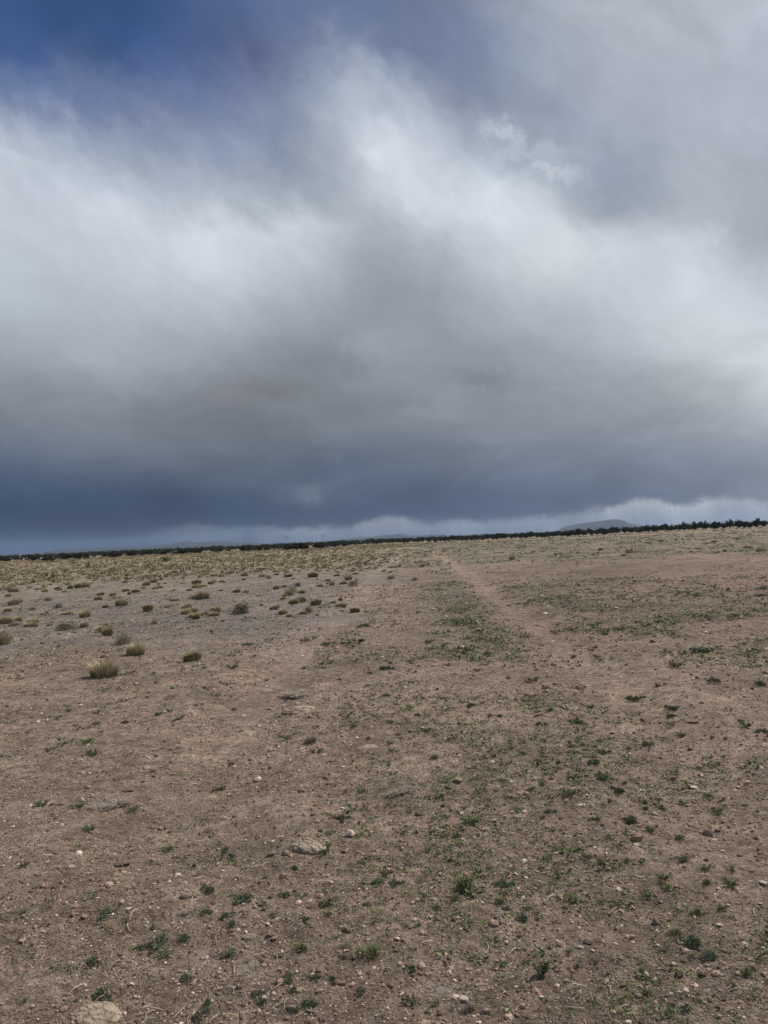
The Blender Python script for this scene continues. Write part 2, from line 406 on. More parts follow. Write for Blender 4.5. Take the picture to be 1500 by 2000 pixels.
def ground_material():
    m, t, b = material('desert_soil', .95)
    g = t.new('ShaderNodeNewGeometry').outputs['Position']
    big = t.noise(g, .35, 5, .6).outputs[0]
    mid = t.noise(g, 3.0, 6, .65).outputs[0]
    fine = t.noise(g, 26., 6, .7).outputs[0]
    soil = t.ramp(mid, [(.3, (.205, .150, .114)), (.5, (.292, .225, .176)), (.7, (.382, .298, .235))])
    soil = t.mix(t.mapr(big, .35, .65, 0, .5), soil, (.235, .178, .134, 1))
    soil = t.mix(t.math('MULTIPLY', attr(t, 'red'), .85), soil, t.mix(fine, (.160, .110, .085, 1), (.285, .205, .160, 1)))
    soil = t.mix(t.math('MULTIPLY', attr(t, 'track'), .6), soil, t.mix(fine, (.255, .184, .142, 1), (.39, .297, .235, 1)))
    patch = t.noise(g, 1.6, 8, .75).outputs[0]
    pf = t.mapr(t.math('ADD', t.math('MULTIPLY', patch, .7), t.math('MULTIPLY', fine, .3)), .4, .56, .15, 1)
    soil = t.mix(t.math('MULTIPLY', attr(t, 'grey'), pf), soil, t.mix(fine, (.150, .140, .134, 1), (.262, .247, .240, 1)))
    soil = t.mix(t.math('MULTIPLY', attr(t, 'green'), t.math('MULTIPLY', pf, .65)), soil, t.mix(fine, (.085, .094, .055, 1), (.195, .192, .125, 1)))
    tus = t.noise(t.new('ShaderNodeMapping', {0: g, 'Scale': (1, .8, 1)}).outputs[0], 1.1, 6, .7).outputs[0]
    soil = t.mix(t.math('MULTIPLY', attr(t, 'straw'), t.mapr(tus, .35, .55, .35, 1)), soil, t.mix(t.mapr(tus, .42, .62), (.17, .142, .085, 1), (.36, .30, .19, 1)))
    # grit: two sizes of stone chips embedded in the soil
    v1 = t.new('ShaderNodeTexVoronoi', {0: t.vmath('ADD', g, t.vmath('MULTIPLY', t.noise(g, 60.).outputs['Color'], (.01, .01, .01))), 'Scale': 62.})
    v2 = t.new('ShaderNodeTexVoronoi', {0: g, 'Scale': 150.})
    c1 = t.new('ShaderNodeSeparateColor', {0: v1.outputs['Color']}).outputs
    c2 = t.new('ShaderNodeSeparateColor', {0: v2.outputs['Color']}).outputs
    m1 = t.math('MULTIPLY', t.mapr(v1.outputs['Distance'], .25, .42, 1, 0), t.math('GREATER_THAN', c1[0], .62))
    m2 = t.math('MULTIPLY', t.mapr(v2.outputs['Distance'], .3, .5, 1, 0), t.math('GREATER_THAN', c2[0], .6))
    chip1 = t.ramp(c1[1], [(0, (.10, .075, .06)), (.45, (.22, .17, .135)), (.8, (.40, .33, .26)), (1, (.58, .51, .43))])
    chip2 = t.ramp(c2[1], [(0, (.09, .07, .055)), (.5, (.20, .15, .12)), (1, (.42, .35, .29))])
    soil = t.mix(m2, soil, chip2); soil = t.mix(m1, soil, chip1)
    # clods and crumbs of every size
    v3 = t.new('ShaderNodeTexVoronoi', {0: t.vmath('ADD', g, t.vmath('MULTIPLY', t.noise(g, 25.).outputs['Color'], (.03, .03, .03))), 'Scale': 27.})
    c3 = t.new('ShaderNodeSeparateColor', {0: v3.outputs['Color']}).outputs
    rough = t.noise(g, 8., 10., .86).outputs[0]
    k = t.math('MULTIPLY', t.mapr(rough, .36, .64, .52, 1.5), t.math('MULTIPLY', t.mapr(c2[2], 0, 1, .66, 1.34), t.mapr(c3[0], 0, 1, .82, 1.18)))
    soil = t.vmath('MULTIPLY', soil, t.new('ShaderNodeCombineXYZ', {0: k, 1: k, 2: k}).outputs[0])
    blot = t.noise(g, .9, 7., .72, .4).outputs[0]
    blot2 = t.noise(t.new('ShaderNodeMapping', {0: g, 'Location': (40, 3, 0), 'Scale': (1, .6, 1)}).outputs[0], .22, 8., .7).outputs[0]
    k = t.math('MULTIPLY', t.mapr(blot, .36, .62, .74, 1.2), t.mapr(blot2, .36, .64, .84, 1.14))
    soil = t.vmath('MULTIPLY', soil, t.new('ShaderNodeCombineXYZ', {0: k, 1: k, 2: k}).outputs[0])
    # dark crumbs where the fine noise is low
    soil = t.mix(t.mapr(fine, .32, .45, .75, 0), soil, (.070, .050, .037, 1))
    t.l.new(soil, b.inputs['Base Color'])
    hgt = t.math('ADD', t.math('MULTIPLY', fine, .9), t.math('ADD', t.math('MULTIPLY', m1, .35), t.math('MULTIPLY', m2, .15)))
    hgt = t.math('ADD', hgt, t.math('ADD', t.math('MULTIPLY', t.noise(g, 110., 4, .7).outputs[0], .35), t.math('MULTIPLY', rough, 1.2)))
    bump = t.new('ShaderNodeBump', {'Strength': 1.0, 'Distance': .026, 'Height': hgt}).outputs[0]
    t.l.new(bump, b.inputs['Normal'])
    return m


def tint_material(name, stops, rough=.85, var=.25, noise_scale=0, obj_var=.0):
    """colour from the per-piece attribute 'tint', with a slight natural spread between objects"""
    m, t, b = material(name, rough)
    tv = attr(t, 'tint')
    if obj_var:
        rnd = t.new('ShaderNodeObjectInfo').outputs['Random']
        tv = t.math('ADD', tv, t.math('MULTIPLY', t.math('SUBTRACT', rnd, .5), obj_var))
    c = t.ramp(tv, stops)
    if noise_scale:
        g = t.new('ShaderNodeTexCoord').outputs['Object']
        n = t.noise(g, noise_scale, 6, .65).outputs[0]
        k = t.mapr(n, .3, .7, 1 - var, 1 + var)
        c = t.vmath('MULTIPLY', c, t.new('ShaderNodeCombineXYZ', {0: k, 1: k, 2: k}).outputs[0])
        bump = t.new('ShaderNodeBump', {'Strength': .7, 'Distance': .01, 'Height': n}).outputs[0]
        t.l.new(bump, b.inputs['Normal'])
    t.l.new(c, b.inputs['Base Color'])
    return m


MAT = dict(
    soil=ground_material(),
    weed=tint_material('sage_green_leaf', [(0, (0.069, 0.090, 0.052)), (.45, (0.135, 0.169, 0.097)), (.8, (0.216, 0.255, 0.169)), (1, (0.319, 0.345, 0.259))], obj_var=.35),
    herb=tint_material('fresh_green_leaf', [(0, (0.059, 0.081, 0.032)), (.5, (0.121, 0.159, 0.065)), (1, (0.211, 0.243, 0.119))], obj_var=.3),
    yellow=tint_material('yellow_green_blade', [(0, (.085, .082, .030)), (.5, (.205, .19, .07)), (1, (.34, .30, .13))], obj_var=.2),
    straw=tint_material('dry_straw_blade', [(0, (.15, .12, .068)), (.5, (.37, .31, .205)), (1, (.58, .51, .37))], obj_var=.2),
    dead=tint_material('grey_dead_twig', [(0, (0.116, 0.094, 0.078)), (.5, (0.263, 0.220, 0.187)), (1, (0.467, 0.396, 0.331))], obj_var=.2),
    stone=tint_material('field_stone', [(0, (.085, .066, .055)), (.3, (.19, .145, .118)), (.6, (.31, .255, .21)), (.85, (.47, .42, .36)), (1, (.62, .58, .52))], rough=.85, noise_scale=14, var=.3),
    pebble=tint_material('gravel_chip', [(0, (0.093, 0.066, 0.050)), (.35, (0.217, 0.153, 0.115)), (.65, (0.365, 0.267, 0.204)), (.88, (0.574, 0.458, 0.371)), (1, (0.869, 0.763, 0.651))]),
    crust=tint_material('cracked_pale_crust', [(0, (0.124, 0.094, 0.069)), (.4, (0.292, 0.236, 0.177)), (1, (0.497, 0.420, 0.324))], noise_scale=22, var=.35),
    juniper=tint_material('juniper_needles', [(0, (0.015, 0.020, 0.012)), (.5, (0.029, 0.037, 0.021)), (1, (0.053, 0.064, 0.036))], obj_var=.3),
    bark=tint_material('juniper_bark', [(0, (.06, .05, .042)), (1, (.12, .10, .085))]),
    brush=tint_material('far_brush_leaf', [(0, (0.068, 0.070, 0.046)), (.5, (0.138, 0.137, 0.091)), (1, (0.240, 0.223, 0.158))], obj_var=.4),
    petal=tint_material('white_petal', [(0, (.55, .55, .5)), (1, (.75, .75, .7))]),
    hill=tint_material('cloud_shaded_hill_scrub', [(0, (.018, .024, .024)), (1, (.040, .046, .044))], noise_scale=.01, var=.3),  # hill scrub, its colour darkened to stand for cloud shadow
    pole=tint_material('weathered_pole', [(0, (.07, .065, .06)), (1, (.1, .095, .09))]),
)


# ------------------------------------------------------------------ ground
def build_ground():
    fa = np.radians(np.concatenate([np.arange(-46, 46, .085)])); ba = np.radians(np.arange(46, 314, 4.0))
    ang = np.concatenate([fa, ba])
    rad = [0.6]
    while rad[-1] < 9400:
        r = rad[-1]
        rad.append(r * (1.012 if r < 1.9 else 1.0046 if r < 30 else 1.009 if r < 120 else 1.04))
    rad = np.array(rad)
    A, B = len(ang), len(rad)
    x = np.outer(rad, np.sin(ang)); y = np.outer(rad, np.cos(ang))
    z = height(x, y)
    v = np.stack([x, y, z], -1).reshape(-1, 3)
    i = np.arange(B - 1)[:, None] * A; j = np.arange(A)[None, :]; jn = (j + 1) % A
    f = np.stack([i + j, i + jn, i + A + jn, i + A + j], -1).reshape(-1, 4)[:, ::-1]
    v = np.vstack([v, [[0, 0, float(height(0., 0.))]]])
    zz = zones(v[:, 0], v[:, 1])
    me = mesh_np('ground', v, f, MAT['soil'], True, zz)
    # close the small disc under the camera
    o = link('ground', me); o['kind'] = 'structure'
    c = len(v) - 1
    import bmesh
    bm = bmesh.new(); bm.from_mesh(me); bm.verts.ensure_lookup_table()
    for k in range(A):
        fc = bm.faces.new((bm.verts[c], bm.verts[(k + 1) % A], bm.verts[k])); fc.smooth = True
    bm.to_mesh(me); bm.free()


def build_track(pts):
    pts = np.array(pts); seg = np.hypot(*np.diff(pts, axis=0).T); s = np.concatenate([[0], np.cumsum(seg)])
    L = s[-1]; out = [0.0]
    while out[-1] < L:
        p = np.array([np.interp(out[-1], s, pts[:, 0]), np.interp(out[-1], s, pts[:, 1])])
        out.append(out[-1] + max(.02, .006 * np.hypot(*p)))
    q = np.array(out[:-1])
    cx, cy = np.interp(q, s, pts[:, 0]), np.interp(q, s, pts[:, 1])
    ker = np.hanning(41); ker /= ker.sum()
    sm = lambda a: np.convolve(np.pad(a, 20, mode='edge'), ker, 'valid')
    cx, cy = sm(cx), sm(cy)
    tx, ty = np.gradient(cx), np.gradient(cy); ln = np.hypot(tx, ty); tx, ty = tx / ln, ty / ln
    W = np.linspace(-1, 1, 33); wid = .34
    x = cx[:, None] + ty[:, None] * W * wid; y = cy[:, None] - tx[:, None] * W * wid
    lift = 0.010 - 0.034 * np.abs(W) ** 2.5 - 0.05 * np.clip(1 - q / 2.5, 0, 1)[:, None] + 0.02 * (fbm(x / .3, y / .3, 55, 3) - .5)
    z = height(x, y) + lift
    v = np.stack([x, y, z], -1).reshape(-1, 3); A = 33; B = len(q)
    i = np.arange(B - 1)[:, None] * A; j = np.arange(A - 1)[None, :]
    f = np.stack([i + j, i + A + j, i + A + j + 1, i + j + 1], -1).reshape(-1, 4)
    zz = zones(v[:, 0], v[:, 1]); zz['track'] = np.maximum(zz['track'], np.repeat(np.clip(q / 4 - .6, 0, 1), A) * .8); zz['green'] *= .3
    o = link('dirt_track', mesh_np('dirt_track', v, f, MAT['soil'], True, zz)); o['kind'] = 'structure'


build_ground()
build_track(TRACK_RIGHT)
build_track(TRACK_WEST)


# ------------------------------------------------------------------ far land
def ridge(name, pts, dist, depth, label=None):
    """a far hill: its skyline given as (bearing px, height px above the true horizon), built as a solid of real depth"""
    xs, hs = [], []
    px = np.linspace(pts[0][0], pts[-1][0], 160)
    hp = np.array([catmull(np.array([p[0] for p in pts], float), np.array([p[1] for p in pts], float), q) for q in px])
    hp = np.maximum(hp, 0)
    D = np.linspace(-1, 1, 25); V = []
    for q, h in zip(px, hp):
        a = math.atan2(q - 750, FPX)
        for d in D:
            r = dist + depth * d
            prof = np.clip(1.15 * (1 - abs(d) ** 2.2), 0, 1)
            zz = dist * h / FPX * prof * (1 + .06 * (fbm(np.array(q / 9.), np.array(d * 4), 77) - .5) * 2)
            V.append((r * math.sin(a), r * math.cos(a), EYE - 8.0 + zz + (8 if zz > 1 else 8 * zz)))
    V = np.array(V); A = 25; B = 160
    i = np.arange(B - 1)[:, None] * A; j = np.arange(A - 1)[None, :]
    f = np.stack([i + j, i + j + 1, i + A + j + 1, i + A + j], -1).reshape(-1, 4)
    n = fbm(V[:, 0] / 300, V[:, 1] / 300, 78)
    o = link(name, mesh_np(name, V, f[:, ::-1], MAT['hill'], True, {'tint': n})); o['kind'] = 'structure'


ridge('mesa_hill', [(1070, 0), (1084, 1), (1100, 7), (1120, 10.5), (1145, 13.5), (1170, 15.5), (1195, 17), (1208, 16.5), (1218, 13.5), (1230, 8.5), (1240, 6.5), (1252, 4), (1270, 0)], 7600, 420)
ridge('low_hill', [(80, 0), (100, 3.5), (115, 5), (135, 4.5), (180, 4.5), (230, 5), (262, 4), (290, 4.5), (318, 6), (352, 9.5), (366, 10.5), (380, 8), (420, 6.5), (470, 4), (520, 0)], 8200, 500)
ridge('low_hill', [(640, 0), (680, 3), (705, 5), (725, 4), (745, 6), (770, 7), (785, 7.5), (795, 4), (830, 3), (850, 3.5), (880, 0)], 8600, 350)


# ------------------------------------------------------------------ plant and stone builders
def rot_rand(n, g):
    """n random rotation matrices"""
    q = g.normal(size=(n, 4)); q /= np.linalg.norm(q, axis=1)[:, None]
    w, x, y, z = q.T
    return np.stack([np.stack([1 - 2*(y*y+z*z), 2*(x*y-z*w), 2*(x*z+y*w)], -1),
                     np.stack([2*(x*y+z*w), 1 - 2*(x*x+z*z), 2*(y*z-x*w)], -1),
                     np.stack([2*(x*z-y*w), 2*(y*z+x*w), 1 - 2*(x*x+y*y)], -1)], 1)


def leaves(g, base, direc, length, width):
    """pointed leaf quads: base point, direction, length, width -> verts, quads (a diamond folded a little along its rib)"""
    n = len(base)
    d = direc / np.linalg.norm(direc, axis=1)[:, None]
    s = np.cross(d, g.normal(size=(n, 3))); s /= np.linalg.norm(s, axis=1)[:, None]
    m = base + d * (length * .5)[:, None]
    nn = np.cross(d, s)
    v = np.stack([base, m + s * (width * .5)[:, None] + nn * (width * .15)[:, None], base + d * length[:, None],
                  m - s * (width * .5)[:, None] + nn * (width * .15)[:, None]], 1)
    f = np.arange(n * 4).reshape(n, 4)
    return v.reshape(-1, 3), f


def blades(g, n, rad, hgt, wid, lean=.5, hvar=.4, droop=.35, centre=(0, 0), tail=0.0):
    """curved grass blades out of one crown: each is a three-triangle strip"""
    a = g.uniform(0, 2 * np.pi, n); rr = rad * np.sqrt(g.uniform(0, 1, n)) * .55
    bx, by = centre[0] + rr * np.cos(a), centre[1] + rr * np.sin(a)
    az = a + g.normal(0, .6, n)
    h = hgt * (1 - hvar * g.uniform(0, 1, n)) * (1 - .35 * (rr / (rad * .55 + 1e-6)) ** 2)
    ln = lean * (rr / (rad * .55 + 1e-6) * .8 + g.uniform(0, .5, n))
    ox, oy = np.cos(az), np.sin(az)
    p0 = np.stack([bx, by, np.full(n, -.012)], 1)
    p1 = np.stack([bx + ox * ln * h * .45, by + oy * ln * h * .45, h * .6], 1)
    p2 = np.stack([bx + ox * ln * h * (1.0 + droop), by + oy * ln * h * (1.0 + droop), h * (1 - droop * ln * .6)], 1)
    sd = np.stack([-np.sin(az + g.normal(0, .5, n)), np.cos(az), np.zeros(n)], 1) * (wid * g.uniform(.6, 1.2, n) * .5)[:, None]
    v = np.stack([p0 - sd, p0 + sd, p1 - sd * .8, p1 + sd * .8, p2], 1).reshape(-1, 3)
    k = np.arange(n)[:, None] * 5
    f = np.concatenate([k + [0, 1, 3], k + [0, 3, 2], k + [2, 3, 4]], 0)
    return v, f


def cat(parts):
    vs, fs, ts, o = [], [], [], 0
    for v, f, t in parts:
        vs.append(v); fs.append(f + o); ts.append(t); o += len(v)
    return np.vstack(vs), np.vstack(fs), np.concatenate(ts)


def cushion(g, n, rad, hgt, leaf, loose=.0):
    """a low mound of small leaves with a few twigs showing: unit ~ rad"""
    lobes = g.integers(4, 8)
    la = g.uniform(0, 2 * np.pi, lobes); lr = rad * .58 * np.sqrt(g.uniform(0.05, 1, lobes))
    lc = np.stack([lr * np.cos(la), lr * np.sin(la)], 1); ls = rad * g.uniform(.28, .55, lobes)
    lh = hgt * g.uniform(.55, 1.05, lobes) * (1 - .35 * lr / rad)
    pick = g.integers(0, lobes, n)
    u = g.normal(size=(n, 3)); u /= np.linalg.norm(u, axis=1)[:, None]; u[:, 2] = np.abs(u[:, 2])
    rr = g.uniform(.55, 1.08 + loose, n)[:, None]
    p = np.concatenate([lc[pick], np.zeros((n, 1))], 1) + u * rr * np.stack([ls[pick], ls[pick], lh[pick]], 1)
    d = u + g.normal(0, .55, (n, 3)) + [0, 0, .25]
    L = leaf * g.uniform(.6, 1.35, n)
    v, f = leaves(g, p, d, L, L * g.uniform(.34, .55, n))
    t = np.clip(g.normal(.5, .2, n), 0, 1)
    return v, f, t


def herb(g, n, rad, hgt, leaf):
    """loose sprawling stems with leaves up their length"""
    st = max(5, n // 14); P_, D_, T_ = [], [], []
    sv, sf, so = [], [], 0
    for k in range(st):
        a = g.uniform(0, 2 * np.pi); out = rad * g.uniform(.35, 1.0); hh = hgt * g.uniform(.4, 1)
        m = n // st; s = np.linspace(.12, 1, m)
        pt = np.stack([np.cos(a) * out * s, np.sin(a) * out * s, hh * np.sin(s * 1.7) * .98], 1) + g.normal(0, rad * .05, (m, 3))
        pt[:, 2] = np.maximum(pt[:, 2], .002)
        P_.append(pt); D_.append(np.stack([np.cos(a) + g.normal(0, .8, m), np.sin(a) + g.normal(0, .8, m), g.uniform(.1, 1.0, m)], 1))
        T_.append(np.clip(g.normal(.5, .15) + g.normal(0, .14, m), 0, 1))
    p, d = np.vstack(P_), np.vstack(D_); L = leaf * g.uniform(.6, 1.3, len(p))
    v, f = leaves(g, p, d, L, L * g.uniform(.28, .45, len(p)))
    return v, f, np.concatenate(T_)


ICO = None


def ico(sub):
    import bmesh
    bm = bmesh.new(); bmesh.ops.create_icosphere(bm, subdivisions=sub, radius=1)
    v = np.array([q.co[:] for q in bm.verts]); f = np.array([[q.index for q in p.verts] for p in bm.faces]); bm.free()
    return v, f


def n3(v, s, seed):
    return (fbm(v[:, 0] * s + 3, v[:, 1] * s, seed, 3) + fbm(v[:, 1] * s, v[:, 2] * s + 7, seed + 5, 3) + fbm(v[:, 2] * s, v[:, 0] * s - 4, seed + 9, 3)) / 1.5 - 1.0


def rock_mesh(g, name, seed, angular, flat_, mat, base_tint, sub=3):
    v, f = ico(sub); v = v.copy()
    for _ in range(int(5 + 9 * angular)):                    # knock flats off the ball
        d = g.normal(size=3); d /= np.linalg.norm(d); lim = g.uniform(.5, .9)
        k = v @ d; over = np.maximum(k - lim, 0); v -= over[:, None] * d * .92
    v *= (1 + .22 * n3(v, 1.7, seed) + .08 * n3(v, 5., seed + 30))[:, None]
    v *= [1.0, g.uniform(.62, .95), flat_]
    v[:, 2] += .32 * flat_
    c = v[f].mean(1)
    t = np.clip(base_tint + .12 * n3(c, 3., seed + 50) + g.normal(0, .03, len(f)), 0, 1)
    return mesh_np(name, v, f, mat, False, None, {'tint': t})


def crust_mesh(g, name, seed, flat_, mat, rugged=.5):
    """a weathered lump cut by curving cracks into ragged plates"""
    v, f = ico(5); v = v.copy()
    xy = np.stack([np.arctan2(v[:, 1], v[:, 0]), v[:, 2]], 1)
    r = 1 + .3 * n3(v, 1.6, seed)
    v = v * r[:, None] * [1, .72, flat_]
    w = v[:, :2] + .18 * np.stack([fbm(v[:, 0] * 4, v[:, 1] * 4, seed + 2) - .5, fbm(v[:, 1] * 4, v[:, 0] * 4, seed + 3) - .5], 1)
    pts = g.uniform(-1.15, 1.15, (26, 2)) * [1, .8]
    dd = np.sort(np.linalg.norm(w[:, None] * [.75, 1.35] - pts[None] * [.75, 1.35], axis=2), axis=1)
    crack = 1 - sstep(dd[:, 1] - dd[:, 0], .0, .085)
    plate = g.uniform(-1, 1, 26)[np.argmin(np.linalg.norm(w[:, None] * [.75, 1.35] - pts[None] * [.75, 1.35], axis=2), axis=1)]
    top = sstep(v[:, 2], -.1 * flat_, .3 * flat_)
    v[:, 2] += top * (.16 * rugged * plate - .26 * crack + .14 * n3(v, 6., seed + 20) + .10 * n3(v, 15., seed + 25)) * max(flat_, .28)
    v[:, 2] += .12 * flat_
    c = v[f].mean(1)
    t = np.clip(.60 + .45 * n3(c, 5., seed + 40) + .1 * plate[f].mean(1) - .35 * crack[f].mean(1), 0, 1)
    return mesh_np(name, v, f, mat, False, None, {'tint': t})


def tri(f):
    return np.concatenate([f[:, [0, 1, 2]], f[:, [0, 2, 3]]], 0)


PROTO = {}


def protos():
    g = np.random.default_rng(5)
    P_ = PROTO
    P_['cushion'] = []; P_['herb'] = []; P_['grassy'] = []; P_['mat'] = []; P_['tall'] = []
    for k in range(5):
        v, f, t = cushion(g, 420, 1.0, .62, .20)
        P_['cushion'].append([('cushion_weed', mesh_np('cushion_weed', v, f, MAT['weed'], False, None, {'tint': t}))])
    for k in range(5):                                        # a loose patch: several small mounds side by side
        ps = []
        for q in range(g.integers(5, 9)):
            s = g.uniform(.22, .42); v, f, t = cushion(g, 110, s, s * .6, .14)
            v = v + [g.normal(0, .34), g.normal(0, .3), 0]; ps.append((v, f, t))
        v, f, t = cat(ps)
        P_['mat'].append([('weed_patch', mesh_np('weed_patch', v, f, MAT['weed'], False, None, {'tint': t}))])
    for k in range(5):
        v, f, t = herb(g, 260, 1.0, .55, .26)
        P_['herb'].append([('sprawling_weed', mesh_np('sprawling_weed', v, f, MAT['herb'], False, None, {'tint': t}))])
    for k in range(3):
        v, f, t = herb(g, 420, .8, 1.7, .34)
        P_['tall'].append([('leafy_weed', mesh_np('leafy_weed', v, f, MAT['weed'], False, None, {'tint': t}))])
    for k in range(4):
        v, f = blades(g, 130, 1.0, .95, .05, .75, .5)
        t = np.tile(np.clip(g.normal(.5, .2, 130), 0, 1), 3)
        P_['grassy'].append([('grass_sprig', mesh_np('grass_sprig', v, f, MAT['herb'], False, None, {'tint': t}))])
    P_['bunch'] = []; P_['yellow'] = []; P_['wisp'] = []; P_['shrub'] = []; P_['twigs'] = []; P_['deadmat'] = []; P_['grey'] = []

    def bl(n, *a, name='x', mat='straw', mu=.5, sd=.2, **k):
        v, f = blades(g, n, *a, **k)
        return (name, mesh_np(name, v, f, MAT[mat], False, None, {'tint': np.tile(np.clip(g.normal(mu, sd, n), 0, 1), 3)}))
    for k in range(4):
        P_['bunch'].append([bl(560, 1.0, 1.1, .03, .62, .5, name='dry_blades', mu=.65), bl(420, 1.0, .55, .04, .7, .5, name='green_blades', mat='yellow', mu=.35)])
        P_['yellow'].append([bl(520, 1.0, .92, .045, .6, .5, name='green_blades', mat='yellow', mu=.5), bl(150, 1.0, 1.05, .03, .6, .45, name='dry_blades', mu=.5)])
        P_['wisp'].append([bl(150, .8, 1.5, .03, .42, .6, name='dry_blades', mu=.55)])
        P_['bunch'][-1].append(bl(150, 1.15, .3, .03, 1.3, .6, name='fallen_blades', mu=.3))
        P_.setdefault('tan', []).append([bl(460, 1.0, .95, .03, .66, .5, name='dry_blades', mu=.66), bl(320, 1.0, .5, .04, .8, .5, name='green_blades', mat='yellow', mu=.6)])
        a = bl(520, 1.0, .8, .032, .8, .5, name='dry_blades', mu=.55)
        P_['grey'].append([a, bl(200, 1.0, .5, .045, .8, .5, name='dead_blades', mat='dead', mu=.6)])
        v, f, t = cushion(g, 900, 1.0, .85, .10, .15); tw = blades(g, 60, .9, .8, .03, .7, .4)
        P_['shrub'].append([('foliage', mesh_np('foliage', v, f, MAT['brush'], False, None, {'tint': t})),
                            ('twigs', mesh_np('twigs', tw[0], tw[1], MAT['dead'], False, None, {'tint': np.full(180, .3)}))])
        v, f = blades(g, 300, 1.0, .8, .03, 1.0, .7, .2)
        P_['twigs'].append([('dead_bush', mesh_np('dead_bush', v, f, MAT['dead'], False, None, {'tint': np.tile(np.clip(g.normal(.25, .2, 300), 0, 1), 3)}))])
        ps = []
        for q in range(9):                                    # a flattened grey mat of dead stems
            v, f = blades(g, 90, .5, .16, .035, 2.6, .6, .1, centre=(g.normal(0, .5), g.normal(0, .3)))
            ps.append((v, f, np.tile(np.clip(g.normal(.55, .2, 90), 0, 1), 3)))
        v, f, t = cat(ps); v[:, 2] = np.maximum(v[:, 2], -.01)
        P_['deadmat'].append([('dead_mat', mesh_np('dead_mat', v, f, MAT['dead'], False, None, {'tint': t}))])
    P_['stone'] = [[('stone', rock_mesh(g, 'stone', 100 + k, g.uniform(.3, 1), g.uniform(.45, .75), MAT['stone'], .55))] for k in range(7)]
    P_['pale'] = [[('stone', rock_mesh(g, 'stone', 130 + k, g.uniform(.4, 1), g.uniform(.4, .7), MAT['stone'], .9))] for k in range(5)]
    P_['cobble'] = [[('stone', rock_mesh(g, 'stone', 150 + k, .05, .72, MAT['stone'], .42))] for k in range(3)]
    P_['dark'] = [[('stone', rock_mesh(g, 'stone', 160 + k, .9, .5, MAT['stone'], .1))] for k in range(3)]
    P_['pink'] = [[('stone', rock_mesh(g, 'stone', 170 + k, .7, .5, MAT['pink'], .5))] for k in range(2)]
    P_['crust'] = [[('stone', crust_mesh(g, 'stone', 180 + k, fl, MAT['crust'], rg))] for k, (fl, rg) in enumerate(((.42, .8), (.34, .8), (.22, .8), (.28, .9)))]


MAT['pink'] = tint_material('pink_sandstone', [(0, (.25, .12, .075)), (1, (.42, .24, .17))], noise_scale=10)
protos()

THINGS = []          # (object, kind word for the label, x, y, size, own label or None)


def place(kind, x, y, w, name, h=None, var=None, rz=None, sink=0.0):
    """one thing of a kind at x, y, w metres across; with several parts they hang under an Empty"""
    plist = PROTO[kind][int(rng.integers(len(PROTO[kind]))) if var is None else var]
    sc = w / 2.0; sz = sc if h is None else h
    z = float(height(x, y)) - sink
    rz = rng.uniform(0, 6.283) if rz is None else rz
    if len(plist) == 1:
        o = link(name, plist[0][1])
    else:
        o = link(name, None)
        for n, me in plist: link(n, me, o)
    o.location = (x, y, z); o.scale = (sc, sc, sz); o.rotation_euler = (0, 0, rz)
    if kind not in ('stone', 'pale', 'cobble', 'dark', 'pink', 'crust', 'deadmat', 'mat'):
        q = math.exp(rng.normal(0, .16)); o.scale = (sc * q, sc / q, sz); o.rotation_euler = (rng.normal(0, .09), rng.normal(0, .09), rz)
    return o


def pxsize(px, py, wpx):
    x, y, z = P(px, py)
    return wpx * math.sqrt(x * x + y * y + (EYE - z) ** 2) / FPX * math.cos(math.atan2(px - 750, FPX)) ** .5


def hero(kind, px, py, wpx, name, label=None, cat='plant', group=None, hpx=None, hk=1.0, word=None, **kw):
    x, y, z = P(px, py); w = pxsize(px, py, wpx)
    o = place(kind, x, y, w, name, h=w / 2 * hk, **kw)
    o['category'] = cat
    if group: o['group'] = group
    if label: o['label'] = label
    THINGS.append((o, word or name.replace('_', ' '), x, y, w, label))
    return o


# ------------------------------------------------------------------ the plants and stones one can point to
T = 'tufts of dry grass on the plain'
hero('bunch', 203, 1322, 66, 'bunchgrass', 'largest bunchgrass tuft, straw tips over a green base, by the thin straw wisp', 'grass tuft', T, hk=1.2)
hero('bunch', 265, 1280, 50, 'bunchgrass', 'pale straw bunchgrass tuft leaning over, beyond the largest tuft', 'grass tuft', T, hk=1.2, var=1)
hero('yellow', 376, 1290, 44, 'bunchgrass', 'low yellow-green grass tuft standing alone on bare soil', 'grass tuft', T, hk=1.1)
hero('yellow', 210, 1242, 30, 'bunchgrass', 'upright yellow-green tuft touching a straw tuft at its back', 'grass tuft', T, hk=1.5)
hero('bunch', 200, 1234, 26, 'bunchgrass', 'small straw tuft leaning on the back of an upright yellow-green tuft', 'grass tuft', T, hk=1.3, var=2)
hero('yellow', 383, 1209, 24, 'bunchgrass', 'small rounded yellow-green tuft in the grey ground beyond the low lone tuft', 'grass tuft', T, hk=1.2)
hero('yellow', 573, 1180, 24, 'bunchgrass', 'bright yellow-green round tuft beside the western wheel track', 'grass tuft', T, hk=1.1)
hero('wisp', 597, 1254, 26, 'straw_wisp', 'thin straw wisp growing at the bend of the western wheel track', 'grass tuft', T, hk=.95)
hero('bunch', 665, 1173, 15, 'bunchgrass', 'tiny brown straw tuft standing in the western wheel track', 'grass tuft', T, hk=1.3)
hero('wisp', 210, 1294, 22, 'straw_wisp', 'thin pale straw wisp just behind the largest bunchgrass tuft', 'grass tuft', T, hk=1.0)
hero('wisp', 300, 1219, 28, 'straw_wisp', 'thin leaning straw wisp out on the grey ground', 'grass tuft', T, hk=.7)
hero('grey', 60, 1225, 34, 'bunchgrass', 'greyish straw tuft near the photo edge, alone in front of the far tufts', 'grass tuft', T, hk=1.0)
